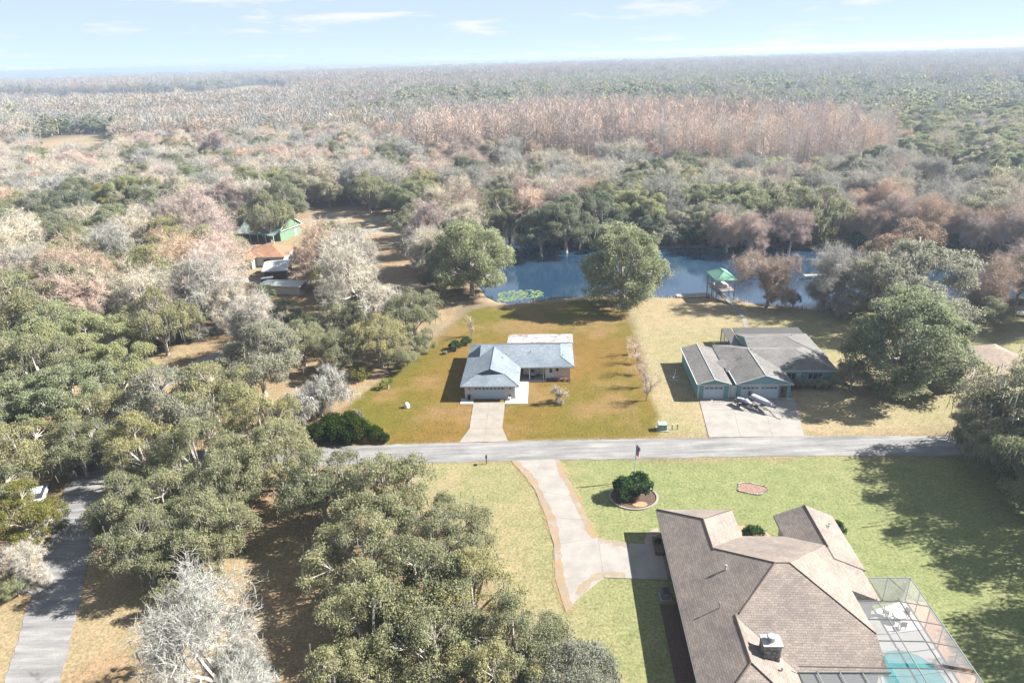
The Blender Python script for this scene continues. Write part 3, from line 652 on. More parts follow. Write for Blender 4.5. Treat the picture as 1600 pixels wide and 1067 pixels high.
# ---- pool and its cage
sheet('pool_deck', to_world(H3, [(15.25, -13.4), (22.55, -10.6), (22.55, -32), (8.3, -32), (8.3, -21.2), (15.25, -21.2)]), .06, MAT['concrete_white'], thick=.08)
pw = [(17.2, -17.8), (17.9, -17.05), (19.05, -16.8), (20.1, -17.15), (20.8, -17.7), (21.3, -18.6), (21.45, -20), (21.3, -23), (20.5, -26), (18, -27), (16.4, -25), (16.2, -22), (16.5, -19.5)]
sw = empty('swimming_pool', (*to_world(H3, [(18.8, -22)])[0], 0), YAW, 'kidney-shaped turquoise swimming pool in white deck under the screen cage', 'pool')
loc = lambda u, v: (u-18.8, v+22)
spw = [tuple(q[:2]) for q in smooth_line(pw+[pw[0]], 5)][:-1]
wtr = MB(); wtr.face(*[(*loc(a, b), .075) for a, b in spw[::-1]][::(1)]); wtr.build('water', MAT['pool'], sw)
cp = MB()
for i in range(len(spw)):
    a, b = Vector(spw[i]), Vector(spw[(i+1) % len(spw)]); c0 = Vector((18.8, -21.8)); oa = a+(a-c0).normalized()*.25; ob = b+(b-c0).normalized()*.25
    cp.face((*loc(*a), .10), (*loc(*b), .10), (*loc(*ob), .10), (*loc(*oa), .10)); cp.face((*loc(*b), .10), (*loc(*a), .10), (*loc(*a), .07), (*loc(*b), .07))
cp.build('coping', MAT['concrete_white'], sw)
cg = empty('pool_cage', (15.61, 63.15, 0), YAW, 'bronze aluminium screen cage over the turquoise pool', 'pool cage')
ZW, ZT = 2.75, 3.35
def beam(a, b, t=.055, mat='frame', nm='beam', par=None): return MB().tube([a, b], t, 4).build(nm, MAT[mat], par or cg)
rows = [-12.0, -14.3, -16.5, -18.9, -21.7, -24.6, -27.5]
beam((22.55, -10.6, ZW), (22.55, -32, ZW), .06, 'frame_white'); beam((18.6, -10.6, ZW), (22.55, -10.6, ZW), .05, 'frame_white'); beam((22.55, -10.6, .1), (22.55, -32, .1), .05)
for u in (17.8, 19.75): beam((u, -13.9, ZT), (u, -32, ZT), .05, 'frame_white' if u < 18 else 'frame')
for v in rows[1:]:
    l0 = 15.66 if v > -21.6 else 8.3
    beam((l0, v, ZT if v < -14 else 2.9), (19.75, v, ZT), .055); beam((19.75, v, ZT), (22.55, v, ZW), .055); beam((22.55, v, 0), (22.55, v, ZW), .05, nm='post')
    s1 = MB(); v2 = v-2.3
    s1.face((19.75, v, ZT), (22.55, v, ZW), (22.55, v2, ZW), (19.75, v2, ZT)); s1.build('screen', MAT['screen'], cg)
    s2 = MB(); s2.face((15.66, v, ZT), (19.75, v, ZT), (19.75, v2, ZT), (15.66, v2, ZT)); s2.build('screen', MAT['screen'], cg)
    s3 = MB(); s3.face((22.55, v, 0), (22.55, v2, 0), (22.55, v2, ZW), (22.55, v, ZW)); s3.build('screen', MAT['screen'], cg)
beam((20.4, -10.6, 0), (20.4, -10.6, ZW), .05, nm='post'); beam((22.55, -10.6, 0), (22.55, -10.6, ZW), .05, nm='post'); beam((22.55, -12.4, 0), (22.55, -12.4, ZW), .05, nm='post')
s4 = MB(); s4.face((18.6, -10.6, 0), (22.55, -10.6, 0), (22.55, -10.6, ZW), (18.6, -10.6, ZW)); s4.build('screen', MAT['screen'], cg)
s5 = MB(); s5.face((18.6, -10.6, ZW), (22.55, -10.6, ZW), (22.55, -14.3, ZW), (19.75, -14.3, ZT), (18.6, -13.7, 2.9)); s5.build('screen', MAT['screen'], cg)
beam((20.5, -10.6, ZW), (21.6, -14.3, 2.95), .035)
for k, u in enumerate((9.8, 11.6, 13.4)): beam((u, -21.75, 2.9), (u+.3, -30, 3.2), .05, 'frame_white')
beam((8.4, -21.75, 2.75), (15.7, -21.75, 2.9), .06, 'frame_white')
s6 = MB(); s6.face((8.4, -21.75, 2.7), (15.66, -21.75, 2.85), (15.66, -31, 3.2), (8.4, -31, 3.2)); s6.build('screen', MAT['screen'], cg)
# strip of mulch outside the cage
sheet('cage_bed', to_world(H3, [(22.65, -10.6), (24.2, -10.8), (24.1, -32), (22.65, -32)]), .03, MAT['chips'])
# patio set under the cage
def table(loc, label, top='white'):
    t = empty('patio_table', (*loc, .06), YAW, label, 'table')
    MB().tube([(0, 0, .70), (0, 0, .74)], .6, 16).build('table_top', MAT[top], t); MB().tube([(0, 0, .03), (0, 0, .7)], .05, 8).build('leg', MAT['black'], t); MB().tube([(0, 0, 0), (0, 0, .04)], .3, 12).build('base', MAT['black'], t); return t
def chair(loc, rz, label, mat='wood', z=.06, group=None):
    t = empty('patio_chair', (*loc, z), rz, label, 'chair', group)
    MB().box(-.25, .25, -.25, .25, .4, .46).build('seat', MAT[mat], t); MB().box(-.25, .25, .2, .26, .46, .95).build('backrest', MAT[mat], t)
    for a in (-.22, .18):
        for b in (-.22, .18): MB().box(a, a+.04, b, b+.04, 0, .4).build('leg', MAT['black'], t)
    return t
tb = to_world(H3, [(20.6, -13.2)])[0]; table(tb, 'white round patio table under the pool cage')
for k in range(3):
    a = k*2.1+.4; chair((tb[0]+math.cos(a), tb[1]+math.sin(a)), a-1.57, 'brown patio chair at the white table under the pool cage', group='chairs in the pool cage')
# front porch set at the white house
pb = Wd([(11.2, 8.1)])[0]; table(pb, 'round porch table in the recess of the white house', 'offwhite').location.z = .09
for k, (du, dv_) in enumerate(((-.95, 0), (.95, .05), (0, .75))):
    chair((pb[0]+du, pb[1]+dv_), (1.57, -1.57, 0)[k], 'dark porch chair in the recess of the white house', z=.09, group='porch chairs')

# driveway of the brown house
dvl = [(-0.6, 78.2), (1.0, 74.8), (2.3, 71.3), (3.3, 66), (3.9, 61), (3.7, 55.6), (4.4, 51)]
dvr = [(5.8, 78.2), (6.5, 74.0), (7.5, 69.4), (8.2, 65.0), (8.9, 61.9), (8.7, 55.6), (5.6, 52.6)]
ds = []
for i in range(6): ds.append(([dvl[i], dvr[i], dvr[i+1], dvl[i+1]], MAT['concrete']))
for a, b, c, d in (((8.9, 61.9), (12.2, 60.8), (11.9, 55.3), (8.7, 55.6)), ((12.2, 60.8), (15.6, 60.5), (15.2, 55.0), (11.9, 55.3))): ds.append(([a, b, c, d], MAT['concrete']))
paving('curved_driveway', MAT['concrete'], ds, .062)
def decal():
    m, t, b = principled('rust_stain', 0.95, 0.1); b.inputs['Base Color'].default_value = (.25, .165, .085, 1); o = t.nodes['Material Output']
    f = noisefac(t, 0.55, 7, 0.7); tr = N(t, 'ShaderNodeBsdfTransparent'); mx = N(t, 'ShaderNodeMixShader'); fac = ramp(t, f, [(.36, (.08, .08, .08)), (.66, (.7, .7, .7))])
    t.links.new(fac, mx.inputs[0]); t.links.new(tr.outputs[0], mx.inputs[1]); t.links.new(b.outputs[0], mx.inputs[2]); t.links.new(mx.outputs[0], o.inputs['Surface']); return m
MAT['rust_decal'] = decal()
def edge(name, pts, wd): strip(name, pts, lambda t: wd*1.5*(0.6+.4*math.sin(t*9)**2), .071, MAT['rust_decal'], .12, 12)
edge('rust_stain_strip', [(x+.35, y) for x, y in dvl], .9); edge('rust_stain_strip', [(x-.3, y) for x, y in dvr[:5]], .8)
edge('rust_stain_strip', [(8.9, 61.6), (10.5, 60.9), (12.2, 60.5)], .7); edge('rust_stain_strip', [(5.8, 53.2), (7.2, 55.2), (8.8, 56.0), (11, 55.75)], .7)

# ---- houses among the trees on the left
def simple_house(name, loc, rz, L_, W_, eave, pitch, roofmat, wallmat, label, ends=('gable', 'gable'), cat='house', over=.5):
    h = empty(name, loc, rz, label, cat); F, G, S = [], [], []
    roof_block(F, G, 0, L_, 0, W_, eave, pitch, ends, 'u', S=S)
    r = mesh_faces('roof', F, MAT[roofmat], h, True); mesh_faces('fascia', S, MAT['trim'], r)
    MB().box(over, L_-over, over, W_-over, 0, eave-.1).build('wall', MAT[wallmat], h)
    zr = eave+pitch*W_/2
    for k, gf in enumerate(G): mesh_faces('gable', [[(a+(.45 if a < L_/2 else -.45), b, c) for a, b, c in gf]], MAT[wallmat], h)
    if ends[1] == 'gable':
        MB().tube([(L_, 0, eave), (L_, W_/2, zr)], .1, 4).build('rake_board', MAT['white'], r); MB().tube([(L_, W_, eave), (L_, W_/2, zr)], .1, 4).build('rake_board', MAT['white'], r)
    return h
hb = simple_house('green_barn_house', (-83, 209.2, 0), R_(-21), 15.0, 11.0, 3.2, .68, 'tealroof', 'greenwall', 'green house with blue-green metal roof and tall gable, porch in front')
pr_ = MB(); pr_.face((0, -3.0, 2.5), (14.8, -3.0, 2.5), (14.8, .1, 3.12), (0, .1, 3.12)); pr_.face((0, .1, 3.05), (14.8, .1, 3.05), (14.8, -3.0, 2.43), (0, -3.0, 2.43)); pr_.build('porch_roof', MAT['tealroof'], hb)
for k in range(6): MB().box(.1+k*2.88, .25+k*2.88, -2.9, -2.75, 0, 2.5).build('porch_post', MAT['white'], hb)
MB().box(14.45, 14.55, 7.5, 8.4, 0.1, 2.1).build('side_door', MAT['white'], hb)
MB().tube([(13.6, 5.5, 6.7), (13.6, 5.5, 8.0)], .45, 8).build('chimney', MAT['white'], hb)
window(hb, 3, 4.6, 1, 2.2, .5); window(hb, 8, 9.6, 1, 2.2, .5)
sh = simple_house('white_shed', (-94, 204, 0), R_(-30), 6, 4.5, 2.3, .25, 'greymetal', 'white', 'small white shed with pale metal roof beside the green house', cat='shed')
ho = simple_house('orange_roofed_house', (-72, 177, 0), R_(-4), 12.5, 10, 2.7, .42, 'roof_orange', 'offwhite', 'small house with orange shingle roof beside the big grey leafless tree', ('hip', 'hip'))
F, G, S = [], [], []
roof_block(F, G, .4, 4.8, -2.6, 5, 2.71, .42, ('gable', 'gable'), 'v', S=S); r2 = mesh_faces('wing_roof', F, MAT['roof_orange'], ho, True); mesh_faces('fascia', S, MAT['wood'], r2); mesh_faces('gable', G[:1], MAT['offwhite'], ho)
MB().box(.8, 4.4, -2.2, .6, 0, 2.55).build('wall', MAT['offwhite'], ho); window(ho, 1.6, 3.4, .9, 2.0, -2.2); window(ho, 6.5, 8.5, .9, 2.0, .5)
hg = simple_house('grey_roofed_shed', (-61.5, 163.5, 0), R_(8), 6.2, 10, 2.5, .22, 'greymetal', 'wood', 'grey metal-roofed shed between the orange roof and a white van', cat='shed')
hm = simple_house('long_metal_shed', (-59, 153.5, 0), R_(-12), 10.5, 4.6, 2.2, .12, 'greymetal', 'offwhite', 'long low shed with pale metal roof under the leafless trees', cat='shed')
hw = simple_house('white_cottage', (-45.0, 150.0, 0), R_(-6), 9.0, 5.0, 2.4, .3, 'greymetal', 'white', 'white cottage glimpsed behind the trunk of the grey leafless tree', cat='house')
hr = simple_house('tan_roofed_house', (68.5, 93.2, 0), R_(8), 15, 10.5, 2.6, .38, 'roof_tan', 'offwhite', 'tan-brown roofed house half hidden among the oaks beyond the teal house', ('hip', 'hip'))

# ------------------------------------------------------------------ vehicles
def lofted(sections):
    mb = MB(); n = len(sections[0]); b = 0
    for s in sections: mb.v += [tuple(p) for p in s]
    for i in range(len(sections)-1):
        for k in range(n):
            k2 = (k+1) % n; mb.f.append((i*n+k, i*n+k2, (i+1)*n+k2, (i+1)*n+k))
    mb.f.append(tuple(reversed(range(n)))); e = (len(sections)-1)*n; mb.f.append(tuple(e+k for k in range(n))); return mb
def wheel(par, x, y, r=.33, wd=.22):
    t = MB().tube([(x, y-wd/2, r), (x, y+wd/2, r)], r, 16).build('wheel', MAT['rubber'], par)
    MB().tube([(x, y-wd/2-.01, r), (x, y+wd/2+.01, r)], r*.6, 12).build('rim', MAT['steel'], t)
CARP = {}
def car(loc, rz, mat, label, van=False):
    c = empty('parked_car' if not van else 'parked_van', (*loc, .03), rz, label, 'car' if not van else 'van')
    Lh, Wh = 2.25, .9
    prof = [(-2.25, .55, .78), (-2.1, .35, .95), (-1.2, .3, 1.0), (0, .3, 1.02), (1.0, .3, .98), (2.0, .33, .86), (2.25, .5, .7)]
    body = lofted([[(x, -Wh*k, z0+.1), (x, -Wh*.85*k, z0), (x, Wh*.85*k, z0), (x, Wh*k, z0+.1), (x, Wh*k, z1-.1), (x, Wh*.9*k, z1), (x, -Wh*.9*k, z1), (x, -Wh*k, z1-.1)] for (x, z0, z1), k in zip(prof, (.86, .97, 1, 1, 1, .97, .84))]).build('body', mat, c)
    ht = 1.45 if not van else 1.95
    xs = [(-1.75, 1.0), (-1.25, ht), (.35, ht), (1.05, 1.0)] if not van else [(-2.1, 1.0), (-1.95, ht), (.9, ht), (1.6, 1.0)]
    MB_ = MB(); b = [(x, s*(Wh*.88 if z < 1.1 else Wh*.72), z) for x, z in xs for s in (-1, 1)]
    MB_.v += b; MB_.f += [(0, 2, 3, 1), (2, 4, 5, 3), (4, 6, 7, 5), (0, 6, 4, 2), (1, 3, 5, 7)]
    MB_.build('cabin', MAT['glass'], c)
    rp = MB(); x0, x1 = xs[1][0]-.02, xs[2][0]+.02; rp.box(x0, x1, -Wh*.73, Wh*.73, ht-.01, ht+.05); rp.build('roof', mat, c)
    for x in (-1.4, 1.4):
        for y in (-.82, .82): wheel(c, x, y)
    for s in (-1, 1):
        MB().box(2.16, 2.27, s*.62-.16, s*.62+.16, .6, .72).build('headlight', MAT['white'], c); MB().box(-2.27, -2.18, s*.66-.12, s*.66+.12, .62, .76).build('tail_light', MAT['chips'], c)
    return c
paint_w = plain('white_car_paint', (.5, .51, .52), .25, .03, spec=.5); paint_b = plain('pale_blue_car_paint', (.28, .34, .39), .25, .05, spec=.5); paint_s = plain('silver_car_paint', (.33, .345, .36), .25, .05, spec=.5)
car((-58.6, 160.2), R_(20), paint_w, 'white van parked in front of the grey metal-roofed shed', True)
car((-56.6, 66.6), R_(118), paint_b, 'pale blue-grey car parked at the roadside under the feathery yellowish tree')
car((-44.8, 111.6), R_(40), paint_s, 'silver car partly hidden behind the pale moss-hung tree')
car((-60.5, 73.0), R_(112), paint_s, 'silver car parked farther up the shaded side road')
# covered boat on its trailer, jet ski on its trailer
def trailer(par, L_=4.2, W_=.8):
    f = MB(); f.tube([(-L_/2, -W_, .5), (L_*.2, -W_, .5), (L_*.62, 0, .48)], .05, 4); f.tube([(-L_/2, W_, .5), (L_*.2, W_, .5), (L_*.62, 0, .48)], .05, 4); f.tube([(L_*.62, 0, .48), (L_*.8, 0, .46)], .05, 4)
    for x in (-L_/2, -.4, .8): f.tube([(x, -W_, .5), (x, W_, .5)], .04, 4)
    f.build('trailer_frame', MAT['steel'], par); wheel(par, -.5, -W_-.12, .3, .18); wheel(par, -.5, W_+.12, .3, .18)
    MB().tube([(L_*.72, 0, .05), (L_*.72, 0, .7)], .04, 6).build('jockey_stand', MAT['steel'], par)
def hull(L_, W_, z0, z1, n=9):
    S_ = []
    for i in range(n):
        t = i/(n-1); x = -L_/2+L_*t; k = (1-max(0, (t-.45)/.55)**2.2); k = max(k, .04)
        S_.append([(x, -W_*k, z1+.12*t*t), (x, -W_*.9*k, z0+.35+.2*t*t), (x, 0, z0+.45*t**3), (x, W_*.9*k, z0+.35+.2*t*t), (x, W_*k, z1+.12*t*t)])
    return lofted(S_)
MAT['cover'] = plain('white_boat_cover', (.38, .38, .41), .7, .12, 2); MAT['darkhull'] = plain('dark_hull', (.045, .05, .06), .4, .1)
bt = empty('covered_boat', (37.4, 90.4, .065), R_(-62), 'dark-hulled boat under a white cover on a trailer before the double garage', 'boat')
hull(4.6, .85, .55, 1.15).build('hull', MAT['darkhull'], bt)
S_ = [];
for i in range(7):
    t = i/6; x = -2.2+3.6*t; k = 1-max(0, (t-.5)/.5)**2*.75; S_.append([(x, -.45*k, 1.18), (x, -.34*k, 1.36+.1*math.sin(t*3)), (x, 0, 1.5+.1*math.sin(t*3)), (x, .34*k, 1.36+.1*math.sin(t*3)), (x, .45*k, 1.18)])
lofted(S_).build('cover', MAT['cover'], bt); trailer(bt, 5.0, .85)
om = MB(); om.box(-2.85, -2.5, -.2, .2, .9, 1.75); om.build('outboard_motor', MAT['black'], bt)
js = empty('jet_ski', (34.7, 91.0, .065), R_(-55), 'black and white jet ski on a trailer by the white side gate', 'jet ski')
hull(2.9, .55, .5, .95).build('hull', MAT['darkhull'], js)
S_ = [[(x, -h_, .96), (x, -h_*.7, z), (x, h_*.7, z), (x, h_, .96)] for x, h_, z in ((-1.3, .2, 1.1), (-.5, .22, 1.3), (.1, .2, 1.32), (.2, .3, 1.5), (.6, .3, 1.35), (1.2, .15, 1.08))]
lofted(S_).build('seat', MAT['cover'], js); MB().tube([(.25, -.4, 1.52), (.25, .4, 1.52)], .04, 6).build('handlebar', MAT['black'], js); trailer(js, 3.2, .55)
ld = empty('wood_plank_pile', (31.5, 93.0, .065), R_(-8), 'few grey planks lying on the apron by the single garage door', 'planks')
for k in range(3): MB().box(-.8+k*.1, .9, -.2+k*.14, -.08+k*.14, 0, .05).build('plank', MAT['deckwood'], ld)
hs = empty('hammock_stand', (26.6, 101.5, 0), R_(70), 'curved pale hammock stand in the shade beside the single garage', 'hammock stand')
arc = [(1.7*math.sin(a), 0, 1.45-1.35*math.cos(a)) for a in [(-1.25+2.5*i/12) for i in range(13)]]
MB().tube(arc, .07, 6).build('frame', MAT['trim'], hs); MB().tube([(-.7, -.7, .06), (-.7, .7, .06)], .05, 6).build('foot', MAT['trim'], hs); MB().tube([(.7, -.7, .06), (.7, .7, .06)], .05, 6).build('foot', MAT['trim'], hs)
ub = empty('utility_box', (21.1, 85.2, 0), R_(-4), 'pale green utility box at the road corner of the golden lawn', 'utility box')
MB().box(-.9, .9, -.7, .7, 0, .1).build('pad', MAT['concrete'], ub); MAT['utilgreen'] = plain('utility_green', (.17, .24, .2), .5, .06)
bx = MB(); bx.box(-.6, .6, -.45, .45, .1, 1.0); bx.face((-.62, -.5, 1.0), (.62, -.5, 1.0), (.62, .5, 1.08), (-.62, .5, 1.08)); bx.build('cabinet', MAT['utilgreen'], ub); MB().box(-.5, .5, -.48, -.452, .2, .9).build('door', MAT['utilgreen'], ub)
for k in range(2):
    bl = empty('bollard', (22.5+k*.8, 85.1+.1*k, 0), 0, 'short dark bollard standing beside the pale green utility box', 'bollard', 'bollards by the utility box')
    MB().tube([(0, 0, 0), (0, 0, .85)], .07, 8).build('post', MAT['frame'], bl); MB().tube([(0, 0, .8), (0, 0, .9)], [.085, .05], 8).build('cap', MAT['white'], bl)
mbx = empty('mailbox', (-3.9, 77.7, 0), 0, 'dark mailbox on a post at the grass edge opposite the white house', 'mailbox')
MB().box(-.06, .06, -.06, .06, 0, 1.05).build('post', MAT['wood'], mbx)
S_ = [[(-.12*k, y, 1.05), (-.12*k, y, 1.2), (-.07*k, y, 1.28), (.07*k, y, 1.28), (.12*k, y, 1.2), (.12*k, y, 1.05)] for y, k in ((-.28, 1), (.28, 1))]
lofted(S_).build('box', MAT['black'], mbx); MB().box(.122, .14, -.05, .15, 1.15, 1.2).build('flag', MAT['chips'], mbx)
wc_ = empty('well_cover', (-16.7, 94.4, 0), 0, 'white fibreglass well cover on the golden lawn left of the driveway', 'well cover')
S_ = [];
for i in range(6):
    t = i/5; rr = .5*math.sqrt(max(.02, 1-(t*.96)**2.4)); S_.append([(rr*math.cos(a), rr*.9*math.sin(a), .85*t) for a in [2*math.pi*k/12 for k in range(12)]])
lofted(S_).build('dome', MAT['white'], wc_, True); MB().prism([(.5*math.cos(a), .5*math.sin(a)) for a in [2*math.pi*k/12 for k in range(12)]], 0, .06).build('base', MAT['concrete'], wc_)
# potted plants by the garage
for (u, v, lab, mt) in ((1.3, .2, 'dark flower pot left of the wide garage door', 'black'), (7.7, .15, 'white flower pot right of the wide garage door', 'white')):
    q = Wd([(u, v)])[0]; fp = empty('flower_pot', (*q, .09), 0, lab, 'flower pot'); MB().tube([(0, 0, 0), (0, 0, .4)], [.18, .27], 10).build('pot', MAT[mt], fp)
    lf = MB()
    for k in range(40):
        a = rnd.uniform(0, 6.28); r = rnd.uniform(0, .3); z = .4+rnd.uniform(0, .4); lf.face((r*math.cos(a), r*math.sin(a), z), (r*math.cos(a)+.12, r*math.sin(a), z+.08), (r*math.cos(a), r*math.sin(a)+.12, z+.08))
    lf.build('leaves', MAT['shrub'], fp)
# flag on its pole
fl = empty('flagpole', (14.9, 72.5, 0), 0, 'white flagpole with a hanging striped flag behind the round shrub', 'flagpole')
MB().tube([(0, 0, 0), (0, 0, 5.6)], [.07, .04], 8).build('pole', MAT['white'], fl); MB().tube([(0, 0, 5.6), (0, 0, 5.72)], [.08, .02], 8).build('finial', MAT['steel'], fl)
flag = MB(); red = plain('flag_red', (.42, .05, .06), .8, .05); blue = plain('flag_blue', (.05, .06, .2), .8, .05)
def fpt(i, j, n=13): return (.05+.42*(i/6)+.05*math.sin(i*2.3), .10*math.sin(i*1.9+j*.2), 5.45-j*.115-.5*(i/6)**1.2)
fo = MB()
for j in range(0, 13, 2):
    for i in range(6): fo.face(fpt(i, j), fpt(i, j+1), fpt(i+1, j+1), fpt(i+1, j))
fob = fo.build('flag', red, fl)
fo = MB()
for j in range(1, 13, 2):
    for i in range(6): fo.face(fpt(i, j), fpt(i, j+1), fpt(i+1, j+1), fpt(i+1, j))
fo.build('white_stripes', MAT['white'], fob)
fo = MB()
for j in range(0, 7):
    for i in range(3):
        q = [fpt(i, j), fpt(i, j+1), fpt(i+1, j+1), fpt(i+1, j)]; fo.face(*[(a, b-.012, c) for a, b, c in q]); fo.face(*[(a, b+.012, c) for a, b, c in q])
fo.build('blue_canton', blue, fob)
# beds in the front lawn
def ring(name, c, r, label, chips=None):
    e = empty(name, (*c, 0), 0, label, 'flower bed')
    MB().prism([(r*1.08*math.cos(a), r*.95*math.sin(a)) for a in [2*math.pi*k/28 for k in range(28)]], 0, .05).build('mulch', MAT['mulch'], e)
    k_ = MB()
    for i in range(28):
        a, b = 2*math.pi*i/28, 2*math.pi*(i+1)/28
        p = [(r*1.08*math.cos(a), r*.95*math.sin(a)), (r*1.08*math.cos(b), r*.95*math.sin(b))]; q = [(x*1.09, y*1.09) for x, y in p]
        k_.prism([p[0], p[1], q[1], q[0]], 0, .14)
    k_.build('kerb', MAT['concrete_tan'], e)
    MB().prism([(.5+.9*math.cos(a), -r*.6+.55*math.sin(a)) for a in [2*math.pi*k/14 for k in range(14)]], 0, .075).build('wood_chips', MAT['chips'], e)
    return e
ring('shrub_bed', (14.2, 69.3), 2.55, 'round kerbed bed of dark mulch under the big lawn shrub')
fb = empty('stone_edged_bed', (29.0, 70.2, 0), 0, 'lozenge-shaped bed of pinkish gravel edged with stones on the lawn', 'flower bed')
fpoly = [(-1.9, -.3), (-1.5, .6), (-1.2, 1.25), (.2, 1.2), (.6, .9), (1.7, .4), (1.9, -.2), (.9, -.9), (.6, -1.3), (-.3, -1.1)]
MAT['gravel'] = plain('pink_gravel', (.165, .10, .08), .95, .4, 9); MB().prism(fpoly, 0, .05).build('gravel', MAT['gravel'], fb)
for i in range(len(fpoly)):
    a, b = Vector(fpoly[i]), Vector(fpoly[(i+1) % len(fpoly)]); n = max(2, int((b-a).length/.3))
    for k in range(n):
        q = a.lerp(b, (k+.5)/n); s = rnd.uniform(.1, .15); t = rnd.uniform(0, 1.5)
        MB().prism([(q.x+s*math.cos(t+j*1.05), q.y+s*math.sin(t+j*1.05)*.8) for j in range(6)], 0, rnd.uniform(.1, .16)).build('stone', MAT['stone'], fb)

# ------------------------------------------------------------------ docks on the pond
gz = empty('boathouse_pavilion', (46.0, 141.8, -.3), R_(2), 'two-level timber dock pavilion with a green metal hip roof over the pond', 'pavilion')
F, G, S = [], [], []
roof_block(F, G, -2.3, 2.3, -3.6, 3.7, 5.0, .55, ('hip', 'hip'), 'v', S=S, fas=.15); r_ = mesh_faces('roof', F, MAT['greenroof'], gz, True); mesh_faces('fascia', S, MAT['trim'], r_)
for a, b in (((-2.3, -3.6, 5), (0, -1.3, 6.27)), ((2.3, -3.6, 5), (0, -1.3, 6.27)), ((0, -1.3, 6.27), (0, 1.4, 6.27)), ((2.3, 3.7, 5), (0, 1.4, 6.27)), ((-2.3, 3.7, 5), (0, 1.4, 6.27))): MB().tube([a, b], .06, 5).build('ridge_cap', MAT['greenroof'], r_)
for x in (-1.9, 1.9):
    for y in (-3.1, 0, 3.2): MB().box(x-.1, x+.1, y-.1, y+.1, -.6, 4.95).build('post', MAT['deckwood'], gz)
for k in range(12): MB().box(-2.1, 2.1, -3.3+k*.56, -2.76+k*.56, 2.35, 2.42).build('deck_plank', MAT['deckwood'], gz)
for y in (-3.2, 3.3):
    for z in (2.9, 3.3): MB().box(-1.9, 1.9, y-.04, y+.04, z, z+.07).build('rail', MAT['deckwood'], gz)
sb = MB(); sb.box(-.9, .9, -1.2, 1.2, 2.45, 3.3); sb.build('stored_boat_cover', MAT['cover'], gz)
gw = empty('gangway', (0, 0, 0), 0, 'white-railed gangway climbing from the lawn to the green-roofed pavilion', 'gangway')
a, b = Vector((47.2, 135.8, .05)), Vector((44.2, 142.6, 2.1)); dd = (b-a).normalized(); sd = Vector((dd.y, -dd.x, 0)).normalized()*.6
for k in range(14):
    p, q = a.lerp(b, k/14), a.lerp(b, (k+.9)/14); m_ = MB(); m_.face(p-sd, p+sd, q+sd, q-sd); m_.face(q-sd-Vector((0, 0, .06)), q+sd-Vector((0, 0, .06)), p+sd-Vector((0, 0, .06)), p-sd-Vector((0, 0, .06))); m_.build('tread', MAT['trim'], gw)
for s in (-1, 1):
    up = Vector((0, 0, .95)); MB().tube([a+sd*s+up, b+sd*s+up], .045, 5).build('handrail', MAT['white'], gw); MB().tube([a+sd*s+up*.5, b+sd*s+up*.5], .03, 5).build('rail', MAT['white'], gw); MB().tube([a+sd*s, b+sd*s], .08, 4).build('stringer', MAT['deckwood'], gw)
    for k in range(6): p = a.lerp(b, k/5)+sd*s; MB().tube([p-Vector((0, 0, .05 if k == 0 else p.z+.3)), p+up], .05, 5).build('baluster', MAT['white'], gw)
ldk = empty('low_dock', (38.5, 142.6, -.3), R_(4), 'low dark dock with pale chairs at the water left of the green-roofed pavilion', 'dock')
for k in range(9): MB().box(-1.9+k*.82, -1.12+k*.82, -.9, .9, .42, .5).build('deck_plank', MAT['deckwood'], ldk)
for x in (-1.7, 1.8, 5.2):
    for y in (-.8, .8): MB().box(x-.08, x+.08, y-.08, y+.08, -.5, .6 if x < 5 else .45).build('post', MAT['deckwood'], ldk)
def dock(name, loc, rz, L_, label, W_=1.5, rail=True):
    d = empty(name, loc, rz, label, 'dock'); n = int(L_/.5)
    for k in range(n): MB().box(k*.5, k*.5+.46, -W_/2, W_/2, .75, .81).build('deck_plank', MAT['trim'] if rail else MAT['deckwood'], d)
    for k in range(int(L_/2)+1):
        for s in (-1, 1): MB().box(k*2-.06, k*2+.06, s*W_/2-.06, s*W_/2+.06, -.4, 1.75 if rail else .85).build('post', MAT['trim'], d)
    if rail:
        for s in (-1, 1):
            for z in (1.3, 1.7): MB().box(0, L_, s*W_/2-.03, s*W_/2+.03, z, z+.08).build('rail', MAT['trim'], d)
    return d
dock('railed_dock', (*P(1505, 462)[:2], -.1), R_(-38), 8, 'white-railed footbridge between the trees at the water beyond the tan-roofed house')
dock('shore_dock', (*P(1585, 492)[:2], -.1), R_(-25), 7, 'white-railed dock running off under the trees beside the railed footbridge')
dock('far_dock', (*P(1256, 434)[:2], -.2), R_(2), 5.5, 'low pale dock across the water behind the whitish leafless tree', 1.3, False)
dock('near_dock', (*P(1300, 447)[:2], -.2), R_(-20), 3.5, 'short pale dock end right of the whitish leafless tree', 1.1, False)
# stepping path from the teal house to the gangway
sp = empty('stepping_path', (0, 0, 0), 0, 'curving path of tan stepping stones from the teal house to the gangway', 'path'); pth = smooth_line([(47.2, 135.4), (47.0, 131), (46.3, 126), (45.2, 121), (42.2, 117), (39.8, 113)], 6)
for k, q in enumerate(pth):
    t = rnd.uniform(-.3, .3); MB().prism([(q.x+.72*math.cos(t+j*1.047)*(.9+.1*rnd.random()), q.y+.5*math.sin(t+j*1.047)) for j in range(6)], -.02, .045).build('stone', MAT['concrete_tan'], sp)
def rebase(e, p):
    e.location = p
    for c in e.children: c.location = Vector(c.location)-Vector(p)
rebase(gw, (47.2, 135.8, 0)); rebase(sp, (46.3, 126, 0))
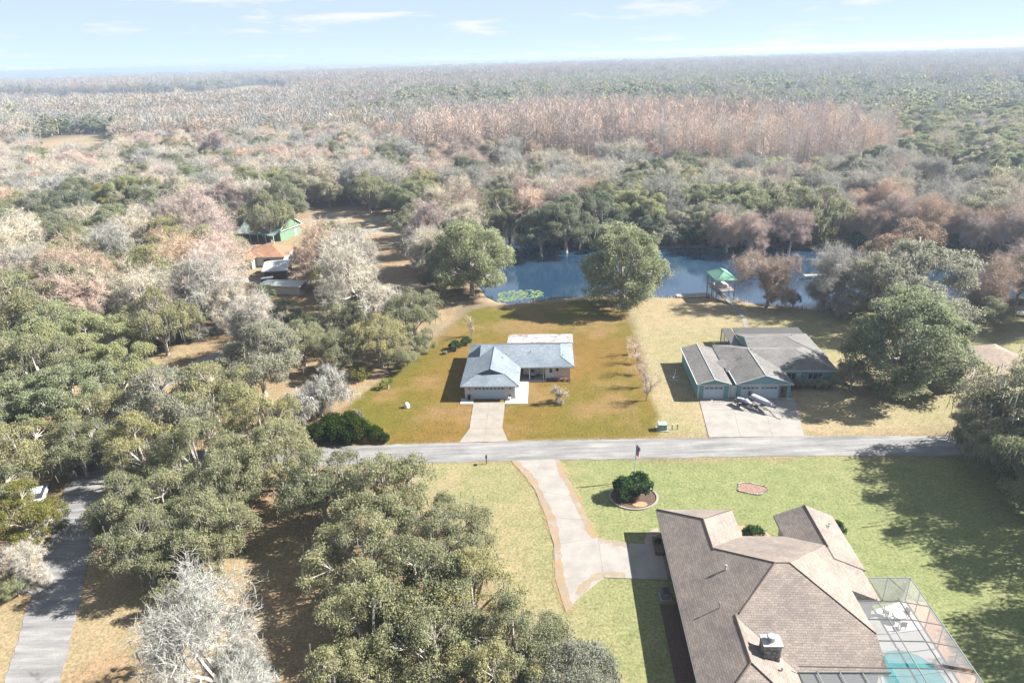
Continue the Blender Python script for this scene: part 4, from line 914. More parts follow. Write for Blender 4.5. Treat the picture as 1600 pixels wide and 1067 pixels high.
# lily pads
lp = MB()
for c_, n_, rx, ry in (((9, 153), 0, 1, 1), (tuple(P(815, 458)[:2]), 170, 5.5, 3.2), (tuple(P(790, 466)[:2]), 40, 2.5, 1.2)):
    for k in range(n_):
        a = rnd.uniform(0, 6.28); r = math.sqrt(rnd.random()); x, y = c_[0]+rx*r*math.cos(a), c_[1]+ry*r*math.sin(a); s = rnd.uniform(.18, .38)
        if inpoly(x, y, POND): lp.face(*[(x+s*math.cos(t), y+s*math.sin(t), -.30+rnd.uniform(0, .01)) for t in [6.28*j/8 for j in range(8)]])
MAT['lily'] = foliage('lily_pads', [(.16, .24, .10), (.27, .33, .17)])
for k in range(500):
    q = P(rnd.uniform(1395, 1560), rnd.uniform(262, 276)); s = rnd.uniform(.5, 1.2)
    lp.face(*[(q.x+s*math.cos(t), q.y+s*math.sin(t), -.28) for t in [6.28*j/6 for j in range(6)]])
tag(lp.build('lily_pads', MAT['lily']), 'green lily pads floating on the ponds', 'lily pads', kind='stuff')
# reeds along the near shore
rd = MB()
shore = POND[1:13]
for i in range(len(shore)-1):
    a, b = Vector(shore[i]), Vector(shore[i+1]); n = int((b-a).length*22)
    for k in range(n):
        q = a.lerp(b, rnd.random())+Vector((rnd.gauss(0, .25), rnd.gauss(-.1, .55)))
        dens = vnoise(np.array([q.x]), np.array([q.y]), 5, 91)[0]
        if rnd.random() > dens*1.1: continue
        h = rnd.uniform(.25, .8)*(.5+dens); t = rnd.uniform(0, 3.14); wv = .07
        rd.face((q.x-wv*math.cos(t), q.y-wv*math.sin(t), -.35), (q.x+wv*math.cos(t), q.y+wv*math.sin(t), -.35), (q.x+rnd.gauss(0, .15), q.y+rnd.gauss(0, .15), h))
tag(rd.build('shore_reeds', MAT['dry']), 'dry straw-coloured reeds fringing the near bank of the pond', 'reeds', kind='stuff')
# ------------------------------------------------------------------ trees: prototypes
class Leaves:
    def __init__(s): s.P = []; s.n = 0
    def quads(s, c, nrm, a, b, rs):
        """c (n,3) centres, nrm (n,3), a,b half sizes"""
        n = len(c); t = rs.normal(size=(n, 3)); t -= nrm*(t*nrm).sum(1, keepdims=True); t /= np.linalg.norm(t, axis=1, keepdims=True)+1e-9
        u = np.cross(nrm, t); a = a[:, None]; b = b[:, None]
        s.P.append(np.stack([c-t*a-u*b*.35, c-u*b*.9+t*a*.1, c+t*a+u*b*.2, c+u*b-t*a*.15], 1))
    def strips(s, p, q, wd, rs):
        d = q-p; r = rs.normal(size=p.shape); w_ = np.cross(d, r); w_ /= np.linalg.norm(w_, axis=1, keepdims=True)+1e-9; w_ *= wd[:, None]
        s.P.append(np.stack([p-w_, p+w_, q+w_*.3, q-w_*.3], 1))
    def mesh(s, name, mat):
        A = np.concatenate(s.P); n = len(A); me = bpy.data.meshes.new(name)
        me.vertices.add(n*4); me.vertices.foreach_set('co', A.reshape(-1).astype(np.float32))
        me.loops.add(n*4); me.loops.foreach_set('vertex_index', np.arange(n*4, dtype=np.int32))
        me.polygons.add(n); me.polygons.foreach_set('loop_start', np.arange(0, n*4, 4, dtype=np.int32)); me.polygons.foreach_set('loop_total', np.full(n, 4, np.int32))
        me.materials.append(mat); me.update(calc_edges=True); me.validate(); return me
def unit(v): return v/(np.linalg.norm(v, axis=-1, keepdims=True)+1e-9)
def oak_proto(seed, mat, R=6.0, H=11.0, lobes=10, clumps=12, per=430, leaf=.125, bark='bark_pale', moss=True, spread=.62, low=False, sparse=1.0, ball=False):
    rs = np.random.RandomState(seed); L = Leaves(); Ms = Leaves(); T = MB(); zc = H*(.46 if ball else .62); Rz = H*(.46 if ball else .34)
    fork = Vector((rs.uniform(-.3, .3), rs.uniform(-.3, .3), H*.2))
    T.tube([(0, 0, -.2), (fork.x*.5, fork.y*.5, H*.1), tuple(fork)], [.062*R, .052*R, .05*R], 7, False)
    cents = []
    for i in range(lobes):
        if i == 0: lc = np.array([rs.uniform(-.8, .8), rs.uniform(-.8, .8), zc+Rz*.55])
        else:
            a = 2*math.pi*(i+rs.uniform(-.3, .3))/(lobes-1); rr = R*spread*rs.uniform(.75, 1.12); lc = np.array([rr*math.cos(a), rr*math.sin(a), zc+Rz*rs.uniform(-.95, .35)])
        if ball and i:
            dv_ = unit(rs.normal(size=3)); dv_[2] = -.9+1.85*(i/lobes); h_ = math.sqrt(max(.1, 1-min(1, abs(dv_[2]))**2)); a = i*2.4+rs.uniform(-.3, .3); lc = np.array([math.cos(a)*h_*R*spread, math.sin(a)*h_*R*spread, zc+dv_[2]*Rz*.72]); lc[:2] *= rs.uniform(.72, 1.18)
        lr = R*rs.uniform(.34, .46)*(.85 if ball else 1)
        mid = fork.lerp(Vector(lc), .55)+Vector((0, 0, rs.uniform(.1, .8)))
        T.tube([tuple(fork), tuple(mid), tuple(lc)], [.036*R, .026*R, .011*R], 5, False)
        for j in range(clumps):
            d = unit(rs.normal(size=3)+np.array([0, 0, .45])+.45*unit(lc-np.array([0, 0, zc]))); cc = lc+d*lr*rs.uniform(.65, 1.0)*np.array([1, 1, .8]); cr_ = R*rs.uniform(.12, .21)
            if not low:
                T.tube([tuple(mid.lerp(Vector(lc), .6)), tuple(cc)], [.012*R, .004*R], 3, False)
            n = int(per*rs.uniform(.6, 1.3)*sparse)
            if n < 2: continue
            dd = unit(rs.normal(size=(n, 3))+np.array([0, 0, .35])+d*.5); pos = cc+dd*cr_*(rs.uniform(.3, 1.08, (n, 1)))*np.array([1.1, 1.1, .8])
            nr = unit(dd*.55+rs.normal(size=(n, 3))*.55+np.array([0, 0, .25])); sz = leaf*rs.uniform(.5, 1.15, n)
            L.quads(pos, nr, sz, sz*rs.uniform(.45, .8, n), rs)
            if moss and rs.rand() < .55:
                m = rs.randint(4, 11); p0 = cc+rs.normal(size=(m, 3))*cr_*.7; q0 = p0+np.stack([rs.normal(size=m)*.1, rs.normal(size=m)*.1, -rs.uniform(.5, 1.7, m)], 1); Ms.strips(p0, q0, rs.uniform(.04, .10, m), rs)
    out = [('crown', L.mesh('oak_crown', mat)), ('trunk', T.mesh('oak_trunk', MAT[bark]))]
    if moss and Ms.P: out.append(('moss', Ms.mesh('oak_moss', MAT['moss'])))
    return out
def bare_proto(seed, mat, H=12.0, spread=.5, levels=5, bark='bark_pale', kids=(5, 5, 5, 5), trunk=.28, moss=0.0, wid=.035, first=.24, mossmat='moss', up=.25, fuzz=5):
    rs = np.random.RandomState(seed); T = MB(); p_, q_, w_ = [], [], []; M_ = Leaves(); mp_, mq_ = [], []
    def grow(p, d, ln, r, lev):
        mid = p+d*ln*.5+rs.normal(size=3)*ln*.05; e = p+d*ln+rs.normal(size=3)*ln*.06
        if lev <= 2: T.tube([tuple(p), tuple(mid), tuple(e)], [r, r*.8, r*.55], 6 if lev == 0 else (5 if lev == 1 else 3), False)
        else:
            p_.extend([p, mid]); q_.extend([mid, e]); w_.extend([max(r, wid)]*2)
            if moss and rs.rand() < moss: mp_.append(mid); mq_.append(mid+np.array([rs.normal()*.1, rs.normal()*.1, -rs.uniform(.3, 1.1)]))
        if lev >= levels-1: return
        k = kids[lev]
        for i in range(k):
            t = 1.0 if i == 0 else rs.uniform(.45, 1.0); s = p+(mid-p)*min(1, t*2) if t < .5 else mid+(e-mid)*(t*2-1)
            nd = unit(d*.6+unit(rs.normal(size=3))*spread*1.75+np.array([0, 0, up*.6]))
            grow(s, nd, ln*rs.uniform(.52, .78), r*.5, lev+1)
    grow(np.array([0, 0, -.2]), unit(np.array([rs.normal()*.05, rs.normal()*.05, 1])), H*first, trunk, 0)
    # a second pass of limbs so that the head fills out
    for i in range(3):
        a = rs.uniform(0, 6.28); grow(np.array([0, 0, H*first*.85]), unit(np.array([math.cos(a)*spread*1.4, math.sin(a)*spread*1.4, 1])), H*.28, trunk*.6, 1)
    L = Leaves(); L.strips(np.array(p_), np.array(q_), np.array(w_), rs)
    if fuzz:
        b = np.repeat(np.array(q_), fuzz, 0); dr = np.repeat(unit(np.array(q_)-np.array(p_)), fuzz, 0); b = b-dr*rs.uniform(0, .5, (len(b), 1)); e = b+unit(dr+rs.normal(size=b.shape)*.8)*rs.uniform(.25, .75, (len(b), 1))*H/12; L.strips(b, e, np.full(len(b), wid*.75), rs)
    out = [('crown', L.mesh('twig_crown', mat)), ('trunk', T.mesh('bare_trunk', MAT[bark]))]
    if mp_:
        M_.strips(np.array(mp_), np.array(mq_), rs.uniform(.03, .08, len(mp_)), rs); out.append(('moss', M_.mesh('hanging_moss', MAT[mossmat])))
    return out
def cypress_proto(seed, mat, H=18.0, R=2.4, n=60, tw=9, wid=.035, bark='bark_pale'):
    rs = np.random.RandomState(seed); T = MB(); L = Leaves(); ln = [(0, 0, -.3)]
    for i in range(1, 6): ln.append((rs.normal()*.12, rs.normal()*.12, H*i/5))
    T.tube(ln, [.34, .22, .18, .13, .08, .03], 6, False); p_, q_, w_ = [], [], []
    for i in range(n):
        t = rs.uniform(.3, 1); z = H*t; a = rs.uniform(0, 6.28); r = R*(.35+.65*math.sin(min(1, (1.08-t)/.5)*1.57))*rs.uniform(.6, 1.1); s = np.array([0, 0, z]); e = np.array([r*math.cos(a), r*math.sin(a), z+r*rs.uniform(.25, .75)])
        p_.append(s); q_.append(e); w_.append(wid*1.3)
        for k in range(tw):
            b = s+(e-s)*rs.uniform(.25, 1); f = b+unit(rs.normal(size=3)+np.array([0, 0, .5])+.4*unit(e-s))*rs.uniform(.4, 1.1); p_.append(b); q_.append(f); w_.append(wid)
    L.strips(np.array(p_), np.array(q_), np.array(w_), rs); return [('crown', L.mesh('cypress_twigs', mat)), ('trunk', T.mesh('cypress_trunk', MAT[bark]))]
def haze_tree(seed, mat, H=12.0, R=4.6, n=520, wid=.09, bark='bark_pale'):
    rs = np.random.RandomState(seed); T = MB(); T.tube([(0, 0, 0), (rs.normal()*.1, rs.normal()*.1, H*.5), (0, 0, H*.9)], [.25, .16, .04], 5, False); L = Leaves()
    d = unit(rs.normal(size=(n, 3))); rr = rs.rand(n, 1)**.45; lump = 1+.25*np.sin(d[:, :1]*5+seed)*np.cos(d[:, 1:2]*4)
    c = d*rr*lump*np.array([R, R, H*.36])+np.array([0, 0, H*.62]); up_ = unit(d*.8+rs.normal(size=(n, 3))*.45+np.array([0, 0, .6]))*rs.uniform(.5, 1.3, (n, 1))
    L.strips(c-up_*.5, c+up_*.5, np.full(n, wid)*rs.uniform(.5, 1.3, n), rs); return [('crown', L.mesh('haze_crown', mat)), ('trunk', T.mesh('haze_trunk', MAT[bark]))]
def shrub_proto(seed, mat, R=1.5, H=2.2, clumps=26, per=70, leaf=.13):
    rs = np.random.RandomState(seed); L = Leaves(); T = MB()
    for j in range(clumps):
        d = unit(rs.normal(size=3)); d[2] = abs(d[2])*1.1-.15; cc = np.array([d[0]*R*.68, d[1]*R*.68, H*.42+d[2]*H*.42]); n = per; cr_ = R*rs.uniform(.26, .4)
        T.tube([(0, 0, 0), tuple(cc)], [.05, .015], 4, False)
        dd = unit(rs.normal(size=(n, 3))+d*.6); pos = cc+dd*cr_*rs.uniform(.4, 1.05, (n, 1)); pos[:, 2] = np.maximum(pos[:, 2], .05); sz = leaf*rs.uniform(.6, 1.2, n)
        L.quads(pos, unit(dd*.6+rs.normal(size=(n, 3))*.5), sz, sz*.6, rs)
    return [('foliage', L.mesh('shrub_leaves', mat)), ('stems', T.mesh('shrub_stems', MAT['bark']))]
def palm_proto(seed, H=7.0, R=1.9, fr=26):
    rs = np.random.RandomState(seed); T = MB(); T.tube([(0, 0, -.1), (.1, 0, H*.5), (.05, .1, H)], [.24, .2, .22], 8, False); L = Leaves(); p_, q_, w_ = [], [], []
    for i in range(fr):
        a = rs.uniform(0, 6.28); el = rs.uniform(-.5, 1.2); b = np.array([.05, .1, H]); d = np.array([math.cos(a)*math.cos(el), math.sin(a)*math.cos(el), math.sin(el)]); e = b+d*R*.65
        p_.append(b); q_.append(e); w_.append(.03)
        for k in range(16):
            t = (k/15-.5)*2.4; sd_ = np.cross(d, [0, 0, 1]); sd_ = sd_/(np.linalg.norm(sd_)+1e-6); f = e+(d*math.cos(t)+sd_*math.sin(t))*R*.5+np.array([0, 0, -.25*abs(math.sin(t))-.1]); p_.append(e); q_.append(f); w_.append(.05)
    L.strips(np.array(p_), np.array(q_), np.array(w_), rs); return [('fronds', L.mesh('palm_fronds', MAT['palm'])), ('trunk', T.mesh('palm_trunk', MAT['bark']))]
PR = {}
PR['oak'] = [oak_proto(s, MAT['oak'], sparse=.62) for s in (1, 2, 3, 4)]
PR['round_oak'] = [oak_proto(s, MAT['oak_bright'], lobes=22, clumps=9, per=290, ball=True, moss=False, spread=.66) for s in (7, 8)]
PR['shade_oak'] = [oak_proto(s, MAT['oak_grey'], sparse=.36, lobes=10, spread=.8) for s in (5, 6)]
PR['oak_bright'] = [oak_proto(s, MAT['oak_bright'], moss=(s == 12)) for s in (11, 12)]
PR['oak_dark'] = [oak_proto(s, MAT['oak_dark'], H=12) for s in (21, 22)]
PR['oak_grey'] = [oak_proto(s, MAT['oak_grey'], sparse=.75, bark='bark_pale') for s in (31, 32)]
PR['yellow'] = [oak_proto(41, MAT['yellow'], moss=False, sparse=.7)]
PR['russet'] = [oak_proto(51, MAT['russet'], moss=False, sparse=.55, bark='bark_pale')]
PR['red'] = [oak_proto(52, MAT['red'], R=2.6, H=11, moss=False, sparse=.5)]
PR['bare_grey'] = [bare_proto(s, MAT['twig_grey'], levels=6, kids=(5, 5, 5, 5, 4), moss=.10, wid=.013) for s in (61, 62)]
PR['bare_pale'] = [bare_proto(s, MAT['twig_pale'], levels=6, kids=(5, 5, 5, 5, 4), moss=.05, spread=.55, wid=.013) for s in (63, 64)]
PR['bare_mossy'] = [bare_proto(65, MAT['twig_pale'], H=10, levels=6, kids=(5, 5, 5, 4, 3), moss=.35, mossmat='twig_pale', spread=.6, wid=.014)]
PR['bare_brown'] = [bare_proto(s, MAT['twig_brown'], levels=6, kids=(5, 5, 5, 5, 4), spread=.5, bark='bark', wid=.013) for s in (66, 67)]
PR['bare_pink'] = [bare_proto(s, MAT['twig_pink'], levels=6, kids=(5, 5, 5, 5, 4), spread=.48, wid=.013) for s in (68, 69)]
PR['willowy'] = [bare_proto(s, MAT['twig_pink'], H=6.0, kids=(5, 5, 5, 4), trunk=.09, wid=.014, spread=.36, first=.2, up=.5, bark='bark', fuzz=0) for s in (70, 71)]
PR['blossom'] = [bare_proto(72, MAT['twig_pale'], H=5.0, kids=(4, 5, 5, 4), trunk=.12, wid=.02, spread=.62, first=.24, up=.1, moss=.15, mossmat='russet', bark='bark', fuzz=2)]
PR['cypress'] = [cypress_proto(81, MAT['twig_pink'], H=15, R=2.9, n=110, tw=14, wid=.022)]+[haze_tree(s, MAT['twig_pink' if s != 84 else 'twig_grey'], 16.0, 3.0, 1500, .026, 'bark_pale') for s in (82, 83, 84)]
PR['palm'] = [palm_proto(91)]; PR['shrub'] = [shrub_proto(s, MAT['shrub']) for s in (101, 102)]; PR['hedge'] = [shrub_proto(s, MAT['hedge'], 2.2, 3.0, 34, 90, .16) for s in (103, 104)]; PR['yshrub'] = [shrub_proto(105, MAT['yellow'], 1.8, 2.2)]
PR['palmetto'] = [palm_proto(92, .5, 1.3, 16)]
PR['grey_shrub'] = [shrub_proto(106, MAT['oak_grey'], 1.5, 1.8)]
PR['flower_shrub'] = [shrub_proto(107, MAT['russet'], .9, .9, 18, 40, .09)]
NOMR = dict(oak=(6.6, 7.0), bare=(4.6, 7.6))
NAMES = dict(shade_oak='live_oak', round_oak='live_oak', oak='live_oak', oak_bright='live_oak', oak_dark='live_oak', oak_grey='live_oak', yellow='yellow_leaved_tree', russet='russet_tree', red='red_maple', bare_grey='leafless_tree', bare_pale='leafless_tree', bare_mossy='mossy_tree',
             bare_brown='leafless_tree', bare_pink='leafless_tree', willowy='slender_tree', blossom='ornamental_tree', cypress='cypress_tree', palm='cabbage_palm', shrub='shrub', hedge='hedge_shrub', yshrub='shrub', palmetto='palmetto', grey_shrub='shrub', flower_shrub='shrub')
def plant(kind, x, y, s=1.0, label=None, group=None, sz=None, z=0.0, var=None):
    pr = PR[kind][rnd.randrange(len(PR[kind])) if var is None else var % len(PR[kind])]
    cat = 'shrub' if 'shrub' in NAMES[kind] or kind == 'palmetto' else ('palm' if kind == 'palm' else 'tree')
    e = empty(NAMES[kind], (x, y, z), rnd.uniform(0, 6.28), label, cat, group); e.scale = (s, s, s*(sz or rnd.uniform(.9, 1.1)))
    for nm, me in pr:
        o = obj(nm, me, e)
        if nm == 'moss': o['kind'] = 'stuff'
    return e
def crown_at(kind, px, py, r, label, group=None, var=None, sz=None):
    """tree whose crown centre is seen at px,py with crown radius r metres"""
    nr, nz = (6.6, 5.1) if kind == 'round_oak' else NOMR['oak' if kind in ('oak', 'oak_bright', 'oak_dark', 'oak_grey', 'yellow', 'russet') else 'bare']; s = r/nr
    q = P(px, py, nz*s*(sz or 1)); return plant(kind, q.x, q.y, s, label, group, sz, var=var)
def base_at(kind, px, py, s, label, group=None, var=None, sz=None):
    q = P(px, py); return plant(kind, q.x, q.y, s, label, group, sz, var=var)

# ---- trees that can be told apart
G_ROAD = 'oaks massed between the side road and the lawns'; L_ROAD = 'spreading live oak in the mass between the side road and the lawns'
for px, py, r in ((500, 745, 6.0), (595, 765, 6.2), (690, 815, 5.6), (560, 850, 6.0), (655, 890, 6.2), (735, 915, 5.2), (575, 960, 5.6), (690, 1000, 5.4), (800, 985, 5.0), (880, 1040, 4.6), (520, 1060, 4.6), (780, 1075, 4.6)):
    crown_at('oak' if px < 850 else 'oak_grey', px, py, r, L_ROAD, G_ROAD)
G_L = 'oaks overhanging the side road'; L_L = 'live oak overhanging the shaded side road'
for px, py, r in ((405, 660, 5.6), (305, 705, 5.6), (215, 690, 5.6), (255, 775, 5.6), (330, 830, 4.8), (225, 850, 4.6), (430, 700, 5.8), (345, 745, 5.4), (160, 640, 6.0), (285, 870, 4.6), (300, 805, 5.2), (185, 775, 4.6), (120, 690, 5.0)): crown_at('oak', px, py, r, L_L, G_L)
G_L2 = 'oaks in the left wood'; L_L2 = 'bright-topped live oak in the wood on the far side of the side road'
for px, py, r in ((60, 535, 7), (135, 520, 7), (25, 620, 6.5), (100, 610, 7), (185, 570, 6), (30, 690, 6), (210, 490, 5.5), (-20, 560, 6.5), (-30, 760, 5)): crown_at('oak_bright' if rnd.random() < .6 else 'oak', px, py, r, L_L2, G_L2)
crown_at('yellow', 35, 790, 4.6, 'feathery yellowish-green tree beside the side road over the parked car')
crown_at('bare_pale', 30, 870, 2.6, 'fallen-looking pale branch tree leaning at the side road edge')
crown_at('shrub' if False else 'oak_bright', 20, 905, 2.0, 'small round green tree at the near bend of the side road')
crown_at('bare_grey', 335, 990, 6.0, 'big whitish leafless tree beside the open grass by the side road', var=0)
base_at('palm', 292, 1045, .62, 'cabbage palm poking through the big whitish leafless tree')
crown_at('bare_mossy', 490, 570, 5.2, 'pale moss-draped leafless tree beside the golden lawn boundary'); crown_at('bare_mossy', 450, 600, 4.0, 'smaller moss-draped tree next to the silver car')
crown_at('bare_pale', 322, 430, 7.5, 'tall spreading whitish leafless tree over the back track', var=1); crown_at('bare_pale', 275, 400, 5.5, 'whitish leafless tree nearest the green barn house porch')
base_at('bare_pale', 390, 560, 1.4, 'tall forked leafless tree standing beside the sandy track', var=0); base_at('bare_grey', 355, 520, 1.1, 'grey leafless tree behind the forked one on the sandy track')
crown_at('bare_grey', 565, 412, 8.8, 'wide round grey leafless tree in front of the white cottage', var=0); crown_at('bare_grey', 528, 430, 5.5, 'grey leafless tree between the orange roof and the round one', var=1)
G_M = 'oaks along the left boundary of the golden lawn'; L_M = 'rounded live oak along the left boundary of the golden lawn'
for px, py, r in ((640, 485, 6.4), (520, 492, 6.2), (580, 475, 5.6), (592, 525, 5.6), (470, 525, 5.4), (450, 485, 5), (648, 520, 4.2), (530, 545, 4.4), (625, 545, 3.6)): crown_at('oak', px, py, r, L_M, G_M)
base_at('round_oak', 738, 461, 1.55, 'large rounded live oak at the pond corner behind the golden lawn', var=1, sz=1.05); crown_at('oak_dark', 682, 425, 4.2, 'small dark evergreen beside the large rounded oak at the pond corner')
base_at('round_oak', 971, 477, 1.55, 'large rounded live oak at the water edge shading the back of the golden lawn', var=0, sz=1.1)
base_at('oak', 424, 378, 1.2, 'round live oak standing over the green barn house roof', sz=1.15, var=1)
for px, py, r in ((885, 340, 9), (845, 355, 7.5), (940, 335, 8), (795, 328, 7.5), (1010, 345, 6)): crown_at('oak_dark', px, py, r, 'dark live oak on the far bank of the pond', 'oaks on the far bank')
for px, py, r in ((1060, 345, 5.5), (1100, 335, 6), (1140, 345, 5), (1185, 340, 6), (1240, 335, 6)): crown_at(rnd.choice(['oak_grey', 'bare_grey', 'bare_pink']), px, py, r, 'grey mossy tree on the far bank of the pond', 'mossy trees on the far bank')
for px, py, r in ((640, 345, 6.5), (700, 340, 7), (610, 300, 7), (575, 295, 8), (670, 305, 7), (760, 340, 6)): crown_at('oak', px, py, r, 'live oak edging the leaf-strewn clearing behind the grey leafless trees', 'oaks by the clearing')
crown_at('bare_brown', 1206, 402, 6.6, 'brown-twigged leafless tree on the lawn by the green-roofed pavilion', var=0)
base_at('bare_pale', 1292, 484, 1.55, 'whitish leafless tree at the water edge behind the teal house', var=1)
crown_at('oak_grey', 1430, 430, 11.5, 'huge grey-green moss-hung oak at the water behind the light green oak', sz=.85); crown_at('russet', 1410, 375, 8.5, 'rust-topped tree behind the huge moss-hung oak'); crown_at('oak_grey', 1372, 425, 7.5, 'grey-green oak between the whitish leafless tree and the huge oak')
base_at('round_oak', 1402, 606, 1.55, 'light green spreading oak shading the right end of the teal house', var=0, sz=1.0); crown_at('oak_grey', 1335, 580, 3.0, 'small grey-green tree at the right corner of the teal house')
crown_at('bare_brown', 1560, 410, 6.5, 'brown leafless tree beyond the white-railed footbridge'); crown_at('oak', 1548, 478, 4.0, 'small round oak beside the white-railed footbridge'); crown_at('oak', 1600, 430, 6, 'live oak over the white-railed dock')
for px, py, r in ((1570, 660, 5.6), (1640, 590, 5.0), (1612, 705, 5.8), (1655, 645, 6.0)): crown_at('oak_bright', px, py, r, 'leafy oak at the road by the tan-roofed house', 'oaks at the road end')
# oaks east of the big lawn, which throw the dappled shade
for x, y, s in ((63.5, 73.5, 1.2), (70, 68, 1.35), (66.5, 63, 1.3), (64.5, 56, 1.25), (74, 73, 1.4), (72, 52, 1.35), (59.5, 44, 1.15), (68, 44, 1.3)): plant('shade_oak', x, y, s, 'thin-crowned oak east of the big lawn throwing dappled shade', 'shade oaks east of the lawn', sz=1.15)
# slender trees along the lot line
for x, y in ((21.9, 112), (21.5, 107.9), (21.2, 103.5), (20.9, 98.8), (20.5, 94.1)): plant('willowy', x+rnd.uniform(0, .5), y, rnd.uniform(.85, 1.1), 'slender leafless tree in the row along the right edge of the golden lawn', 'slender boundary trees')
base_at('blossom', 876, 628, .85, 'small ornamental tree on the golden lawn before the house entrance'); base_at('willowy', 738, 525, .95, 'slender brown leafless tree behind the left corner of the white house')
base_at('shrub', 712, 546, .95, 'dark green rounded shrub by the slender tree behind the white house', sz=.8); base_at('shrub', 729, 538, .8, 'smaller dark green shrub against the back left corner of the white house', sz=.8); base_at('grey_shrub', 695, 553, .35, 'tiny low shrub left of the dark green shrubs')
for k in range(6):
    q = Wd([(13.7+k*.75, 6.9)])[0]; plant('flower_shrub', *q, .55, 'low flowering shrub in the row under the brick wall', 'flowering shrubs under the brick wall')
for px, py, s in ((500, 688, .9), (530, 685, 1.0), (560, 684, .95), (585, 686, .7), (520, 672, .9), (548, 668, .8), (480, 690, .8), (600, 690, .45), (545, 690, .8)): base_at('hedge', px, py, s, 'dense dark green shrub in the road corner of the golden lawn', 'corner thicket')
base_at('yshrub', 560, 592, 1.2, 'yellow-green bush beside the pale moss-draped tree'); base_at('palmetto', 606, 607, 1.0, 'low palmetto at the left boundary of the golden lawn'); base_at('grey_shrub', 555, 655, .8, 'greyish scrub above the dark corner thicket')
base_at('palm', 515, 462, .8, 'cabbage palm before the grey leafless trees'); base_at('palm', 425, 510, 1.0, 'tall cabbage palm among the forked leafless trees')
plant('shrub', 13.3, 69.5, 1.25, 'dark half of the big rounded shrub pair in the kerbed bed', sz=1.0); plant('shrub', 14.9, 69.8, 1.3, 'brighter half of the big rounded shrub pair in the kerbed bed', sz=1.0)
q = to_world(H3, [(10.2, -2.4)])[0]; plant('shrub', *q, .95, 'rounded shrub in the entry bed between the brown roof wings', sz=1.1)
q = to_world(H3, [(19.5, -1.0)])[0]; plant('shrub', *q, .8, 'low shrub against the right wing of the brown roof'); q = to_world(H3, [(-.2, -3.0)])[0]; plant('shrub', *q, .3, 'small plant growing in the dark planter box', z=.45)
for u, v, s in ((15.6, 3.8, .8), (17.2, 3.6, .9), (18.8, 3.7, .8), (20.3, 3.6, .9), (21.8, 4.0, .8)): q = to_world(H2, [(u, v)])[0]; plant('grey_shrub', *q, s, 'greyish shrub in the bed under the teal house front windows', 'teal house front shrubs')
base_at('grey_shrub', 1205, 474, 1.3, 'grey-brown bush at the water beside the brown-twigged tree'); base_at('shrub', 1240, 476, 1.1, 'dark green bush at the water beside the grey-brown bush')
fs = [q for q in POND[15:26]]
for i in range(len(fs)-1):
    a, b = Vector(fs[i]), Vector(fs[i+1]); n = max(1, int((b-a).length/3.4)); nn = Vector((b-a)).normalized(); nn = Vector((nn.y, -nn.x))
    for k in range(n):
        q = a.lerp(b, (k+rnd.random())/n)+nn*rnd.uniform(.5, 3.0)*(1 if not inpoly(*(a.lerp(b, .5)+nn), POND) else -1)
        plant(rnd.choice(['shrub', 'grey_shrub', 'grey_shrub', 'yshrub', 'shrub']), q.x, q.y, rnd.uniform(1.3, 2.6), 'bush crowding the far bank of the pond', 'far bank bushes')
crown_at('red', 1148, 312, 3.0, 'slim red-leaved maple on the far bank of the pond')

# ---- woodland filled in tree by tree out to about 330 m
placed = [(o.location.x, o.location.y) for o in COL.objects if o.get('category') == 'tree']
NOGO = [LOT, TEALLOT, BROWNLOT, [(-100, 196), (-88, 225), (-60, 225), (-62, 198)], [(-76, 172), (-58, 195), (-54, 150), (-64, 150)], CLEAR_MEADOW, pp((345, 372), (372, 352), (490, 352), (492, 450), (475, 510), (395, 515), (360, 460)), [(58, 78), (60, 112), (92, 112), (92, 78)], pp((190, 640), (240, 570), (330, 525), (455, 492), (475, 560), (430, 600), (340, 650), (260, 690))]
ROADS = [[(-39.5, 33), (-48.5, 57), (-59, 82), (-69, 105), (-80, 130), (-92, 165)]]
LAB = dict(oak='mid-green live oak in the woods round the pond and houses', oak_dark='dark green live oak in the woods round the pond and houses', oak_bright='light green live oak in the woods round the pond and houses', oak_grey='grey-green moss-hung oak in the woods round the pond and houses',
           bare_grey='grey leafless tree in the woods round the pond and houses', bare_pale='whitish leafless tree in the woods round the pond and houses', bare_pink='pinkish-brown leafless tree in the woods round the pond and houses', bare_brown='brown leafless tree in the woods round the pond and houses',
           yellow='yellow-green tree in the woods round the pond and houses', russet='russet-leaved tree in the woods round the pond and houses', cypress='straight leafless cypress in the swamp stand behind the pond', grey_shrub='greyish bush in the marsh behind the pond', yshrub='yellow-green bush in the marsh behind the pond')
def near_road(x, y, d=4.5):
    X_, Y_ = np.array([x]), np.array([y]); return any(dist_np(X_, Y_, r, False)[0] < d for r in ROADS)
def n1_(x, y, s, seed): return float(fbm(np.array([x]), np.array([y]), s, seed)[0])
def kind_at(x, y):
    if inpoly(x, y, CYPRESS): return 'cypress'
    if inpoly(x, y, MARSH): return rnd.choice(['grey_shrub', 'yshrub', None, None, None, None, 'bare_pale'])
    if inpoly(x, y, GREENBAND): return rnd.choice(['oak', 'oak', 'oak_bright', 'oak_bright', 'oak', 'oak_dark', 'bare_grey', 'yellow'])
    v = n1_(x, y, 70, 131); w_ = n1_(x, y, 45, 171)
    if v > .53: return rnd.choice(['oak', 'oak', 'oak', 'oak_dark', 'oak_bright', 'oak_grey', 'bare_grey', 'oak_bright'])
    if v > .46: return rnd.choice(['oak', 'bare_grey', 'bare_pale', 'oak_grey', 'bare_pink', 'oak_dark', 'yellow'])
    return rnd.choice(['bare_pink', 'bare_pale', 'bare_grey', 'bare_brown', 'oak_grey', 'bare_pink', 'russet'] if w_ > .5 else ['bare_grey', 'bare_pale', 'bare_pink', 'oak_grey', 'oak', 'bare_pale'])
